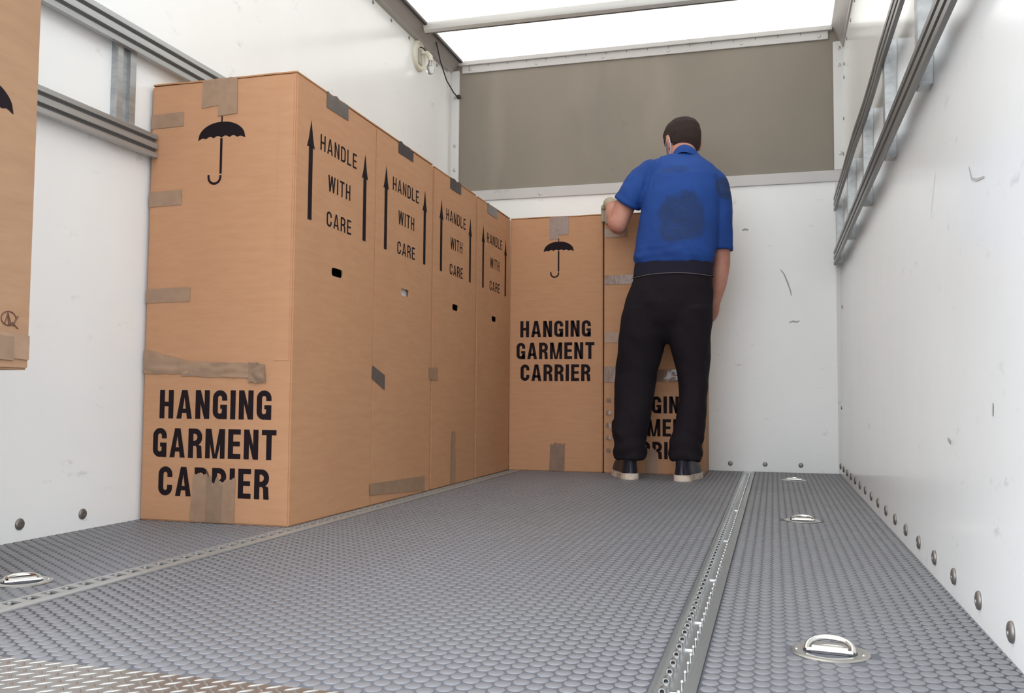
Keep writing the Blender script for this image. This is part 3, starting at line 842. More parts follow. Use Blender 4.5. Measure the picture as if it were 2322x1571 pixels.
# ------------------------------------------------------------------ load rails on the walls
def rail_profile(z0, z1, d):
    """cross-section as (depth, z): two grooves between three ridges"""
    h = z1 - z0; q = lambda a: z0 + h * a
    return [(0, z0), (d, z0), (d, q(0.20)), (d * 0.35, q(0.22)), (d * 0.35, q(0.36)), (d, q(0.38)), (d, q(0.62)), (d * 0.35, q(0.64)), (d * 0.35, q(0.78)), (d, q(0.80)), (d, z1), (0, z1)]
def sweep_rail(prof, path, sgn):
    """path: list of (x_back, y, dz); profile depth goes from the wall inwards"""
    b = MB(); k = len(prof); V_ = []; F_ = []
    for x, y, dz in path: V_ += [(x + sgn * d, y, z + dz) for d, z in prof]
    for i in range(len(path) - 1):
        for j in range(k):
            l = (j + 1) % k
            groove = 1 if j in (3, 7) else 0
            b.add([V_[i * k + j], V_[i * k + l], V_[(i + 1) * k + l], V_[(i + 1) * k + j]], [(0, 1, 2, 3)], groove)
    b.add(V_[:k], [tuple(range(k))]); b.add(V_[-k:], [tuple(range(k))])
    return b
t = thing('load_rail', 'galvanised load rail ladder above the box row, two grooved rails joined by an upright', 'load rail', (0, 0, 0))
sweep_rail(rail_profile(1.350, 1.425, 0.016), [(XLW(1.2) + 0.022, 1.2, 0), (XLW(4.4) + 0.022, 4.4, 0)], 1).build('rail', [M['galv'], M['galv_dark_and_shade']], t)
sweep_rail(rail_profile(1.066, 1.134, 0.016), [(XLW(1.2) + 0.022, 1.2, 0), (XLW(2.283) + 0.022, 2.283, 0)], 1).build('rail', [M['galv'], M['galv_dark_and_shade']], t)
for yc in (1.53, 2.163):
    b = MB(); x = XLW(yc)
    b.extrude([(0.0, -0.040), (0.022, -0.040), (0.022, -0.018), (0.010, -0.016), (0.010, 0.010), (0.022, 0.012), (0.022, 0.037), (0.0, 0.037)], lambda d, y: (x + d, yc + y, 1.075), lambda d, y: (x + d, yc + y, 1.42))
    b.build('upright', M['galv'], t)
for yc in (2.80, 3.43, 4.06):
    b = MB(); x = XLW(yc); b.box((x, yc - 0.03, 1.30), (x + 0.022, yc + 0.03, 1.42)); b.build('upright', M['galv'], t)
t = thing('load_rail', 'galvanised load rail ladder on the bare wall, upper rail bent, five short uprights', 'load rail', (0, 0, 0))
XF = 0.308
path = [(XF, 1.05, 0), (XF, 2.75, 0), (XF + 0.004, 3.0, 0.004), (XF + 0.002, 3.25, -0.004), (XF - 0.002, 3.6, -0.003), (XF, 4.1, 0), (XF, 4.80, 0)]
sweep_rail(rail_profile(1.312, 1.380, 0.011), path, -1).build('rail', [M['rail_dull'], M['galv_dark_and_shade']], t)
sweep_rail(rail_profile(1.046, 1.116, 0.011), [(XF, 1.05, 0), (XF, 4.845, 0)], -1).build('rail', [M['rail_dull'], M['galv_dark_and_shade']], t)
for y in (4.737, 4.04, 3.352, 2.716, 2.107, 1.48):
    b = MB()
    b.add([(XF, y, 1.045), (XRW(1.045), y, 1.045), (XRW(1.38), y, 1.382), (XF, y, 1.382), (XF, y + 0.05, 1.045), (XRW(1.045), y + 0.05, 1.045), (XRW(1.38), y + 0.05, 1.382), (XF, y + 0.05, 1.382)],
          [(0, 1, 2, 3), (7, 6, 5, 4), (0, 4, 5, 1), (1, 5, 6, 2), (2, 6, 7, 3), (3, 7, 4, 0)])
    b.build('upright', M['galv'], t, bevel=0.002)

# ------------------------------------------------------------------ broken wall lamp and its cable
LY, LZ = 4.385, 2.155; LX = XLW(LY)
t = thing('wall_lamp', 'open round white lamp base with bare bulb hanging out, high on the wall', 'lamp', (LX, LY, LZ))
b = MB(); b.lathe([(0.080, 0), (0.080, 0.010), (0.074, 0.018), (0.066, 0.018), (0.062, 0.010), (0.0, 0.010)], (0, 0, 0), (1, 0, 0), 40); b.build('base_dish', M['white_plastic'], t, smooth=True, auto=40)
b = MB(); b.box((0.010, -0.020, -0.045), (0.016, 0.030, 0.035)); b.build('inner_plate', M['grey_plastic'], t, bevel=0.002)
b = MB(); b.tube([(0.016, 0.012, 0.022), (0.045, 0.022, 0.018), (0.060, 0.026, -0.002), (0.062, 0.026, -0.024)], [0.012, 0.013, 0.014, 0.013], 14); b.build('bulb_holder', M['white_plastic'], t, smooth=True, auto=50)
b = MB(); b.tube([(0.012, 0.0, 0.045), (0.03, 0.004, 0.040), (0.04, 0.012, 0.025)], 0.0035, 8); b.build('lamp_wire', M['cable'], t, smooth=True)
b = MB(); b.lathe([(0.009, 0.0), (0.010, -0.008), (0.018, -0.026), (0.0225, -0.046), (0.019, -0.062), (0.009, -0.071), (0.0, -0.073)], (0.062, 0.026, -0.024), (0, 0, 1), 24); b.build('bulb', M['glass'], t, smooth=True)
b = MB(); b.tube([(0.058, 0.026, -0.026), (0.055, 0.026, -0.055), (0.062, 0.026, -0.050), (0.069, 0.026, -0.055), (0.066, 0.026, -0.026)], 0.0011, 6); b.build('filament', M['cable'], t, smooth=True)
t = thing('cable', 'dark cable hanging from the roof edge to a grommet on the corner post', 'cable', (-1.722, 4.50, 2.27))
P0 = [Vector((-1.722, 4.50, 2.266)), Vector((-1.735, 4.60, 2.20)), Vector((-1.742, 4.72, 2.135)), Vector((-1.732, 4.81, 2.095)), Vector((-1.718, 4.853, 2.075))]
b = MB(); pts = []
for i in range(len(P0) - 1):
    for k in range(5): pts.append(P0[i].lerp(P0[i + 1], k / 5) - Vector((-1.722, 4.50, 2.27)))
pts.append(P0[-1] - Vector((-1.722, 4.50, 2.27)))
b.tube(pts, 0.0036, 8); b.build('flex', M['cable'], t, smooth=True)
b = MB(); b.lathe([(0.013, 0.0), (0.013, 0.008), (0.006, 0.012), (0.0, 0.012)], Vector((-1.716, 4.857, 2.082)) - Vector((-1.722, 4.50, 2.27)), (0, -1, 0), 16); b.build('grommet', M['black'], t, smooth=True, auto=50)

# ------------------------------------------------------------------ the person
ROOT = Vector((-0.47, 4.24, 0.0012))
def srgbm(name, c, rough, spec=0.3): return mat(name, lin(*c), rough, spec=spec)
M['skin'] = srgbm('skin', (205, 150, 128), 0.5, 0.35)
n = NT(M['skin']); f = n.noise(n.mapping((9, 9, 9)), 1.5, 3)
n.link(n.mix(n.ramp(f, [(0.3, G(0)), (0.7, G(1))]), lin(196, 142, 122), lin(176, 118, 102)), n.b.inputs['Base Color'])
M['skin'].node_tree.nodes['Principled BSDF'].inputs['Subsurface Weight'].default_value = 0.08
M['skin'].node_tree.nodes['Principled BSDF'].inputs['Subsurface Radius'].default_value = (0.02, 0.008, 0.005)
M['hair'] = srgbm('short_dark_hair', (44, 33, 30), 0.7, 0.25)
n = NT(M['hair']); f = n.noise(n.mapping((160, 160, 60)), 1.0, 4, 0.7)
n.link(n.mix(f, lin(34, 25, 23), lin(60, 46, 41)), n.b.inputs['Base Color']); n.bump(f, 0.6, 0.006)
M['trousers'] = srgbm('black_jersey', (27, 22, 28), 0.85, 0.2)
n = NT(M['trousers']); n.bump(n.noise(n.mapping((14, 14, 9)), 1.0, 4), 0.25, 0.02)
M['waistband'] = srgbm('dark_navy_rib', (32, 31, 44), 0.85, 0.2)
M['cord'] = srgbm('pale_grey_seam', (110, 104, 106), 0.8, 0.2)
M['shoe'] = srgbm('navy_leather', (34, 34, 46), 0.42, 0.4)
M['sole'] = srgbm('off_white_rubber', (222, 206, 190), 0.7, 0.3)
n = NT(M['sole']); f = n.noise(n.mapping((40, 40, 40)), 1.0, 3)
n.link(n.mix(n.ramp(f, [(0.5, G(0)), (0.72, G(0.8))]), lin(222, 206, 190), lin(150, 112, 84)), n.b.inputs['Base Color'])
M['mask'] = srgbm('pale_mask_cloth', (205, 212, 226), 0.8, 0.2)
M['glove'] = srgbm('grey_beige_glove', (172, 160, 138), 0.85, 0.2)
m = srgbm('blue_pique_cotton', (40, 88, 186), 0.75, 0.25)
n = NT(m)
sep = n.t.nodes.new('ShaderNodeSeparateXYZ'); n.link(n.tc.outputs['Object'], sep.inputs[0])
wx = n.noise(n.mapping((11, 11, 11)), 1.0, 4, 0.65)
def blot(cx_, cz_, rx_, rz_, wob):
    dx = n.math('DIVIDE', n.math('SUBTRACT', sep.outputs['X'], cx_ - ROOT.x), rx_)
    dz = n.math('DIVIDE', n.math('SUBTRACT', sep.outputs['Z'], cz_ - ROOT.z), rz_)
    r2 = n.math('ADD', n.math('POWER', n.math('ABSOLUTE', dx), 2.6), n.math('POWER', n.math('ABSOLUTE', dz), 2.6))
    r2 = n.math('ADD', r2, n.math('MULTIPLY', n.math('SUBTRACT', wx, 0.5), wob))
    return n.ramp(r2, [(0.55, G(1)), (0.95, G(0))])
k1 = blot(-0.394, 1.187, 0.108, 0.135, 1.8)
k2 = blot(-0.205, 1.345, 0.045, 0.062, 1.6)
k3 = blot(-0.43, 1.425, 0.085, 0.022, 1.8)
fine = n.ramp(n.noise(n.mapping((190, 190, 70)), 1.0, 2), [(0.40, G(0.55)), (0.60, G(1))])
kk = n.math('MAXIMUM', n.math('MULTIPLY', k1, 0.85), n.math('MAXIMUM', k2, n.math('MULTIPLY', k3, 0.5)))
kk = n.math('MULTIPLY', kk, fine)
base = n.mix(n.ramp(n.noise(n.mapping((5, 5, 5)), 1.0, 3), [(0.3, G(0)), (0.7, G(1))]), lin(33, 73, 146), lin(27, 61, 128))
n.link(n.mix(n.math('MULTIPLY', kk, 0.92), base, lin(37, 50, 76)), n.b.inputs['Base Color'])
n.bump(n.noise(n.mapping((9, 9, 6)), 1.0, 4), 0.22, 0.02)
M['shirt'] = m

person = thing('person', 'person in blue polo shirt and black trousers, back turned, one hand on the boxes', 'person', ROOT)
def loft(b, rings, seg=28, pw=2.0, cap=True):
    """rings: (centre, u, v) with u and v the half-axes as vectors"""
    V_ = []; k = len(rings)
    for c, u, v in rings:
        c, u, v = Vector(c), Vector(u), Vector(v)
        for i in range(seg):
            a = 2 * math.pi * i / seg; ca, sa = math.cos(a), math.sin(a)
            e = 2.0 / pw
            V_.append(c + u * math.copysign(abs(ca) ** e, ca) + v * math.copysign(abs(sa) ** e, sa))
    F_ = [(i * seg + j, i * seg + (j + 1) % seg, (i + 1) * seg + (j + 1) % seg, (i + 1) * seg + j) for i in range(k - 1) for j in range(seg)]
    if cap: F_ += [tuple(reversed(range(seg))), tuple((k - 1) * seg + j for j in range(seg))]
    b.add([p - ROOT for p in V_], F_)
def limb(b, pts, rs, seg=20, flat_=1.0):
    """limb along points with radii; smooth resampled"""
    P_ = [Vector(p) for p in pts]; out = []; rr = []
    N = 6
    for i in range(len(P_) - 1):
        p0, p1, p2, p3 = P_[max(i - 1, 0)], P_[i], P_[i + 1], P_[min(i + 2, len(P_) - 1)]
        for k in range(N):
            s_ = k / N
            out.append(0.5 * ((2 * p1) + (p2 - p0) * s_ + (2 * p0 - 5 * p1 + 4 * p2 - p3) * s_ ** 2 + (3 * p1 - p0 - 3 * p2 + p3) * s_ ** 3))
            rr.append(rs[i] + (rs[i + 1] - rs[i]) * (s_ * s_ * (3 - 2 * s_)))
    out.append(P_[-1]); rr.append(rs[-1])
    # rounded end
    d = (out[-1] - out[-2]).normalized(); r_ = rr[-1]
    for a in (0.5, 0.85): out.append(P_[-1] + d * r_ * a); rr.append(r_ * math.sqrt(max(0.03, 1 - a * a)))
    b.tube([p - ROOT for p in out], rr, seg)
def solid(b, name, m, voxel, smooth_it=6, fold=None, parent=person, dec=None):
    o = b.build(name, m, parent)
    r = o.modifiers.new('r', 'REMESH'); r.mode = 'VOXEL'; r.voxel_size = voxel; r.use_smooth_shade = True
    s_ = o.modifiers.new('s', 'SMOOTH'); s_.iterations = smooth_it; s_.factor = 0.5
    bpy.context.view_layer.update()
    dg = bpy.context.evaluated_depsgraph_get()
    me = bpy.data.meshes.new_from_object(o.evaluated_get(dg))
    o.modifiers.clear(); o.data = me
    me.materials.clear(); me.materials.append(m)
    if fold:
        co = [(v.co.copy(), v.normal.copy()) for v in me.vertices]
        for v, (c, n_) in zip(me.vertices, co): v.co = c + n_ * fold(c + ROOT)
        me.update()
    me.shade_smooth()
    return o
X, Y, Z = Vector((1, 0, 0)), Vector((0, 1, 0)), Vector((0, 0, 1))

# outlines measured along the figure: (x, y, z, half width)
TORSO = [(-0.443, 4.235, 0.981, 0.174), (-0.437, 4.240, 1.017, 0.186), (-0.429, 4.250, 1.069, 0.187), (-0.421, 4.265, 1.154, 0.184), (-0.415, 4.280, 1.240, 0.181), (-0.410, 4.300, 1.327, 0.180), (-0.405, 4.320, 1.405, 0.175), (-0.420, 4.338, 1.462, 0.160), (-0.432, 4.355, 1.503, 0.122), (-0.410, 4.37, 1.530, 0.080)]
TDEP = [0.120, 0.130, 0.132, 0.128, 0.128, 0.130, 0.122, 0.100, 0.080, 0.064]
HIPS = [(-0.440, 4.235, 0.99, 0.174), (-0.442, 4.235, 0.924, 0.179), (-0.454, 4.235, 0.863, 0.194), (-0.465, 4.235, 0.802, 0.206), (-0.474, 4.240, 0.721, 0.208), (-0.474, 4.240, 0.655, 0.130)]
HDEP = [0.116, 0.122, 0.131, 0.132, 0.116, 0.070]
LEGL = [(-0.560, 4.235, 0.784, 0.111), (-0.584, 4.240, 0.651, 0.112), (-0.596, 4.242, 0.579, 0.105), (-0.614, 4.248, 0.477, 0.096), (-0.622, 4.238, 0.374, 0.090), (-0.629, 4.220, 0.273, 0.085), (-0.637, 4.208, 0.202, 0.079), (-0.635, 4.203, 0.172, 0.070), (-0.635, 4.198, 0.125, 0.076), (-0.632, 4.194, 0.092, 0.068)]
LEGR = [(-0.364, 4.235, 0.780, 0.105), (-0.369, 4.240, 0.648, 0.099), (-0.362, 4.240, 0.578, 0.088), (-0.352, 4.248, 0.477, 0.071), (-0.349, 4.238, 0.396, 0.065), (-0.353, 4.228, 0.336, 0.064), (-0.361, 4.212, 0.257, 0.067), (-0.371, 4.206, 0.207, 0.072), (-0.382, 4.198, 0.158, 0.074), (-0.384, 4.194, 0.118, 0.075), (-0.380, 4.188, 0.088, 0.068)]
LDEP = [0.122, 0.112, 0.098, 0.090, 0.086, 0.084, 0.080, 0.076, 0.078, 0.078, 0.072]
HEADC = Vector((-0.412, 4.425, 1.600))
HR = Matrix.Rotation(math.radians(31), 3, 'Z') @ Matrix.Rotation(math.radians(-16), 3, 'X')
HEAD = [(-0.112, 0.056, 0.020, 0.026), (-0.100, 0.046, 0.038, 0.046), (-0.080, 0.030, 0.053, 0.066), (-0.050, 0.014, 0.064, 0.082), (-0.015, 0.004, 0.072, 0.091), (0.025, 0.0, 0.0775, 0.096), (0.060, -0.002, 0.0765, 0.093), (0.085, -0.003, 0.066, 0.080), (0.102, -0.004, 0.048, 0.058), (0.112, -0.004, 0.026, 0.032), (0.116, -0.004, 0.008, 0.010)]
hp = lambda x, y, z: HEADC + HR @ Vector((x, y, z))

# body: one skin surface from head to ankles, hands with five fingers each
b = MB()
sk = 0.018
loft(b, [((x, y, z), X * (w_ - sk), Y * (d - sk)) for (x, y, z, w_), d in list(zip(TORSO, TDEP))[:9]], pw=2.3)
loft(b, [((x, y, z), X * (w_ - sk), Y * (d - sk)) for (x, y, z, w_), d in zip(HIPS, HDEP)], pw=2.3)
for L, D_ in ((LEGL, LDEP), (LEGR, LDEP)):
    loft(b, [((x, y, z), X * (min(w_, 0.10) - 0.022), Y * (d - 0.022)) for (x, y, z, w_), d in zip(L[:-1], D_)])
    e = L[-1]; limb(b, [(e[0], e[1] + 0.008, 0.14), (e[0], e[1] + 0.012, 0.10)], [0.030, 0.024])
limb(b, [(-0.408, 4.345, 1.44), (-0.405, 4.375, 1.53), (-0.412, 4.415, 1.59)], [0.075, 0.060, 0.058])
loft(b, [(hp(0, cy, z), HR @ Vector((rx, 0, 0)), HR @ Vector((0, ry, 0))) for z, cy, rx, ry in HEAD], 32, 2.15)
limb(b, [hp(0, 0.090, 0.018), hp(0, 0.104, -0.006), hp(0, 0.110, -0.026)], [0.008, 0.011, 0.014], 12)          # nose
limb(b, [hp(-0.020, 0.088, -0.062), hp(0, 0.097, -0.060), hp(0.020, 0.088, -0.062)], [0.006, 0.008, 0.006], 10)  # lips
for s_ in (-1, 1):
    limb(b, [hp(s_ * 0.052, 0.070, 0.030), hp(s_ * 0.015, 0.093, 0.032)], [0.008, 0.008], 10)                    # brows
    limb(b, [hp(s_ * 0.026, 0.082, 0.010), hp(s_ * 0.034, 0.080, 0.010)], [0.009, 0.009], 10)                    # lids
    ear = [(0.074, -0.010, -0.036, 0.008), (0.079, -0.012, -0.018, 0.010), (0.084, -0.018, 0.004, 0.012), (0.086, -0.020, 0.020, 0.010), (0.078, -0.008, 0.028, 0.007)]
    limb(b, [hp(s_ * x, y, z) for x, y, z, r_ in ear], [q[3] for q in ear], 12)
    limb(b, [hp(s_ * 0.074, 0.004, -0.028), hp(s_ * 0.076, 0.002, 0.016)], [0.008, 0.010], 12)
# left arm: up and out, elbow bent, forearm reaching away to the top of the boxes
ELB, WRI = (-0.702, 4.262, 1.186), (-0.757, 4.412, 1.318)
limb(b, [(-0.50, 4.34, 1.43), (-0.58, 4.32, 1.40), (-0.662, 4.290, 1.301), ELB], [0.070, 0.062, 0.050, 0.044])
limb(b, [ELB, (-0.728, 4.330, 1.247), WRI], [0.045, 0.044, 0.029])
# right arm: hanging, forearm a little forward, hand laid on the side of the box
EL2, WR2 = (-0.230, 4.335, 1.005), (-0.266, 4.388, 0.815)
limb(b, [(-0.30, 4.335, 1.40), (-0.247, 4.330, 1.34), (-0.232, 4.330, 1.16), EL2], [0.068, 0.058, 0.046, 0.042])
limb(b, [EL2, (-0.240, 4.352, 0.93), WR2], [0.043, 0.040, 0.028])
limb(b, [WR2, (-0.276, 4.412, 0.785), (-0.286, 4.437, 0.762)], [0.028, 0.033, 0.030])
for k in range(4):
    zz = 0.795 - 0.022 * k
    ln = (0.066, 0.074, 0.070, 0.056)[k]
    limb(b, [(-0.284, 4.435, zz - 0.004), (-0.296, 4.462, zz - 0.010), (-0.308, 4.462 + ln * 0.55, zz - 0.014), (-0.3135, 4.462 + ln, zz - 0.016)], [0.0115, 0.0105, 0.0095, 0.0085], 12)
limb(b, [(-0.268, 4.405, 0.800), (-0.262, 4.440, 0.812), (-0.280, 4.472, 0.818)], [0.014, 0.0115, 0.0095], 12)
body = solid(b, 'body', M['skin'], 0.0052, 4)
# the left hand, gloved, hooked over the edge of the box in front
b = MB()
limb(b, [(-0.748, 4.395, 1.303), WRI, (-0.772, 4.440, 1.330)], [0.034, 0.033, 0.034], 16)
loft(b, [((-0.764, 4.425, 1.326), (0.026, 0.006, 0), (0, -0.008, 0.018)), ((-0.772, 4.448, 1.328), (0.036, 0.004, 0), (0, -0.008, 0.018)), ((-0.777, 4.466, 1.318), (0.040, 0, 0), (0, -0.012, 0.013)), ((-0.778, 4.473, 1.306), (0.038, 0, 0), (0, -0.010, 0.006))], 20)
for k in range(4):
    xk = -0.811 + 0.0215 * k; ln = (0.046, 0.058, 0.062, 0.056)[k]
    limb(b, [(xk + 0.004, 4.456, 1.320), (xk, 4.473, 1.312), (xk - 0.001, 4.4775, 1.300 - ln * 0.45), (xk - 0.001, 4.4765, 1.300 - ln)], [0.0125, 0.0118, 0.0108, 0.0095], 12)
limb(b, [(-0.745, 4.440, 1.325), (-0.735, 4.468, 1.318), (-0.742, 4.500, 1.307)], [0.014, 0.012, 0.010], 12)
glove = solid(b, 'glove', M['glove'], 0.0042, 2)

# hair: a close cap above the ears and down to the nape
b = MB(); V_ = []; S_ = 64; rows = 44
zs = [-0.080 + (0.116 + 0.080) * (i / rows) for i in range(rows + 1)]
zs = [-0.100 + 0.220 * math.sin(0.5 * math.pi * i / rows) for i in range(rows + 1)]
def hring(z):
    z = min(max(z, HEAD[0][0]), HEAD[-1][0])
    for p, q in zip(HEAD, HEAD[1:]):
        if p[0] <= z <= q[0]:
            t_ = (z - p[0]) / (q[0] - p[0]); return [p[k] + (q[k] - p[k]) * t_ for k in range(1, 4)]
def hsurf(x_, th, z, grow):
    cy, rx, ry = hring(min(z, 0.1155))
    return None
keep = []
for z in zs:
    cy, rx, ry = hring(min(z, 0.1157))
    for k in range(S_):
        a = 2 * math.pi * k / S_; e = 2 / 2.15
        lx, ly = math.copysign(abs(math.cos(a)) ** e, math.cos(a)), math.copysign(abs(math.sin(a)) ** e, math.sin(a))
        fade = min(1.0, max(0.15, (z + 0.11) / 0.07))
        g = 0.0085 * fade
        tx, ty = lx * (rx + g), cy + ly * (ry + g)
        p = hp(tx, ty, z * 1.03 + (0.006 if z > 0.05 else 0))
        nz = noise.noise(p * 45) * 0.0014
        V_.append(p + HR @ Vector((lx, ly, 0.3)) * nz)
        yy = cy + ly * ry
        line = -0.095 if yy < -0.040 else (0.016 if yy < 0.018 else (-0.004 if yy < 0.038 else 0.052))
        if -0.040 <= yy < -0.018: line = -0.095 + (yy + 0.040) / 0.022 * 0.10
        keep.append(z >= line)
F_ = []
for i in range(rows):
    for k in range(S_):
        l = (k + 1) % S_
        q = (i * S_ + k, i * S_ + l, (i + 1) * S_ + l, (i + 1) * S_ + k)
        if all(keep[j] for j in q): F_.append(q)
F_.append(tuple(rows * S_ + k for k in range(S_)))
b.add([p - ROOT for p in V_], F_)
hair = b.build('hair', M['hair'], person, smooth=True)
bm = bmesh.new(); bm.from_mesh(hair.data)
bmesh.ops.delete(bm, geom=[v for v in bm.verts if not v.link_faces], context='VERTS')
bmesh.ops.solidify(bm, geom=bm.faces[:], thickness=0.006)
bmesh.ops.recalc_face_normals(bm, faces=bm.faces); bm.to_mesh(hair.data); bm.free(); hair.data.shade_smooth()

# face mask with its loop behind the ear
b = MB(); V_ = []; R_ = 10; K_ = 16
for i in range(R_ + 1):
    z = -0.100 + 0.092 * i / R_; cy, rx, ry = hring(z)
    for k in range(K_ + 1):
        a = math.radians(25 + 130 * k / K_)
        V_.append(hp((rx + 0.006) * math.cos(a), cy + (ry + 0.012 + 0.010 * math.exp(-((a - math.pi / 2) / 0.3) ** 2)) * math.sin(a), z))
b.add([p - ROOT for p in V_], [(i * (K_ + 1) + k, i * (K_ + 1) + k + 1, (i + 1) * (K_ + 1) + k + 1, (i + 1) * (K_ + 1) + k) for i in range(R_) for k in range(K_)])
mask = b.build('face_mask', M['mask'], person, smooth=True, fix=False)
for s_ in (-1, 1):
    k_ = 1.0 if s_ < 0 else 0.90
    b = MB(); b.tube([hp(0, 0, 0) + (p - hp(0, 0, 0)) * k_ - ROOT for p in (hp(s_ * 0.062, 0.060, -0.028), hp(s_ * 0.080, 0.020, 0.004), hp(s_ * 0.088, -0.012, 0.026), hp(s_ * 0.086, -0.032, 0.008), hp(s_ * 0.078, -0.024, -0.030), hp(s_ * 0.066, 0.020, -0.066), hp(s_ * 0.060, 0.048, -0.078))], 0.0022, 8)
    b.build('ear_loop', M['mask'], mask, smooth=True)

# polo shirt
def shirt_fold(p):
    d = 0.0055 * noise.noise((p.x * 9 + p.z * 4, p.y * 9, p.z * 5 + 3)) + 0.0035 * noise.noise((p.x * 20 + 5 + p.z * 12, p.y * 20, p.z * 10))
    if p.x < -0.5 and p.z > 1.34:
        sx = p.x + 0.548 + (1.46 - p.z) * 0.25
        d -= 0.0045 * math.exp(-(sx / 0.006) ** 2); d += 0.003 * math.sin(sx * 260) * math.exp(-((sx - 0.03) / 0.03) ** 2)
    s_ = (p.x + 0.33) + (p.z - 1.02) * 0.75       # drag line from the side down to the hem
    if p.z < 1.14: d += 0.005 * math.exp(-(s_ / 0.018) ** 2) * max(0, 1 - abs(p.x + 0.33) / 0.15)
    if p.z < 1.06: d += 0.004 * noise.noise((p.x * 20, p.y * 20, p.z * 40))
    return d
b = MB()
loft(b, [((x, y, z), X * w_, Y * d) for (x, y, z, w_), d in zip(TORSO, TDEP)], 40, 2.35)
limb(b, [(-0.47, 4.340, 1.425), (-0.545, 4.325, 1.425), (-0.610, 4.305, 1.375)], [0.085, 0.083, 0.074], 24)
loft(b, [((-0.575, 4.318, 1.418), (0.062, 0.0, -0.048), (0, 0.084, 0.02)), ((-0.618, 4.302, 1.360), (0.060, 0.0, -0.042), (0, 0.080, 0.02)), ((-0.658, 4.290, 1.300), (0.056, 0, -0.036), (0.004, 0.074, 0.02))], 24)
limb(b, [(-0.33, 4.335, 1.395), (-0.275, 4.332, 1.365), (-0.246, 4.330, 1.29)], [0.085, 0.080, 0.070], 24)
loft(b, [((-0.250, 4.330, 1.33), X * 0.068, Y * 0.078), ((-0.240, 4.330, 1.24), X * 0.063, Y * 0.072), ((-0.235, 4.330, 1.15), X * 0.059, Y * 0.068), ((-0.234, 4.331, 1.062), X * 0.057, Y * 0.066)], 24)
shirt = solid(b, 'polo_shirt', M['shirt'], 0.0065, 7, shirt_fold)
# ribbed cuffs
def cuff(c0, c1, u, v):
    b = MB(); c0, c1, u, v = map(Vector, (c0, c1, u, v))
    g = 1.035
    loft(b, [(c0, u * g, v * g), (c0.lerp(c1, 0.5), u * (g + 0.02), v * (g + 0.02)), (c1, u * g, v * g), (c1, u * 0.9, v * 0.9)], 32, cap=False)
    o = b.build('sleeve_cuff', M['shirt'], shirt, smooth=True, fix=False); return o
cuff((-0.646, 4.293, 1.318), (-0.662, 4.289, 1.294), (0.0565, 0, -0.0365), (0.004, 0.074, 0.02))
cuff((-0.2342, 4.3305, 1.082), (-0.234, 4.331, 1.058), X * 0.057, Y * 0.066)
# collar: a standing band folded at the nape
b = MB(); N = 36; V_ = []
for j, (h, g) in enumerate(((-0.012, 0.069), (0.018, 0.066), (0.032, 0.066), (0.028, 0.074), (0.004, 0.083), (-0.018, 0.089))):
    for i in range(N):
        a = 2 * math.pi * i / N
        tilt = 0.42
        c = Vector((-0.388, 4.378, 1.503))
        x, y = g * math.cos(a), g * 1.02 * math.sin(a)
        V_.append(c + Vector((x, y, h - tilt * y - 0.16 * x - 0.014 * (1 + math.cos(2 * a)))) - ROOT)
b.add(V_, [(j * N + i, j * N + (i + 1) % N, (j + 1) * N + (i + 1) % N, (j + 1) * N + i) for j in range(5) for i in range(N)])
b.build('collar', M['shirt'], shirt, smooth=True, fix=False)

# trousers
def leg_fold(p):
    d = 0.005 * noise.noise((p.x * 8 + p.z * 3, p.y * 8, p.z * 6 - p.x * 4)) + 0.0050 * noise.noise((p.x * 13 + 2 + p.z * 11, p.y * 16, p.z * 8 - p.x * 9))
    if 0.36 < p.z < 0.56: d += 0.0010 * math.sin(p.z * 60 + 7 * p.x + 5 * noise.noise((p.x * 7, p.y * 7, p.z * 5))) * math.sin((p.z - 0.36) / 0.2 * math.pi)
    if p.z < 0.30: d += 0.0045 * (1 - p.z / 0.30) * math.sin(p.z * 95 + 9 * noise.noise((p.x * 9, p.y * 9, 1)) + p.x * 18)
    return d
b = MB()
loft(b, [((x, y, z), X * w_, Y * d) for (x, y, z, w_), d in zip(HIPS, HDEP)], 40, 2.4)
for L in (LEGL, LEGR):
    loft(b, [((x, y, z), X * w_, Y * d) for (x, y, z, w_), d in zip(L, LDEP)], 32, 2.2)
limb(b, [(-0.472, 4.240, 0.78), (-0.472, 4.240, 0.685)], [0.09, 0.075])
trs = solid(b, 'trousers', M['trousers'], 0.0065, 14, leg_fold)
b = MB()
loft(b, [((-0.440, 4.235, 0.990), X * 0.1765, Y * 0.119), ((-0.441, 4.235, 0.955), X * 0.1800, Y * 0.123), ((-0.442, 4.235, 0.928), X * 0.1815, Y * 0.1255)], 48, 2.4, cap=False)
b.build('waistband', M['waistband'], trs, smooth=True, fix=False)
b = MB(); pts = []
for i in range(49):
    a = 2 * math.pi * i / 49; e = 2 / 2.4; ca, sa = math.cos(a), math.sin(a)
    pts.append(Vector((-0.4422, 4.235, 0.926 + 0.004 * math.sin(3 * a))) + X * 0.1845 * math.copysign(abs(ca) ** e, ca) + Y * 0.1285 * math.copysign(abs(sa) ** e, sa) - ROOT)
b.tube(pts, 0.0016, 6, closed=True)
b.build('waist_seam', M['cord'], trs, smooth=True)['label'] = 'thin pale seam below the waistband'

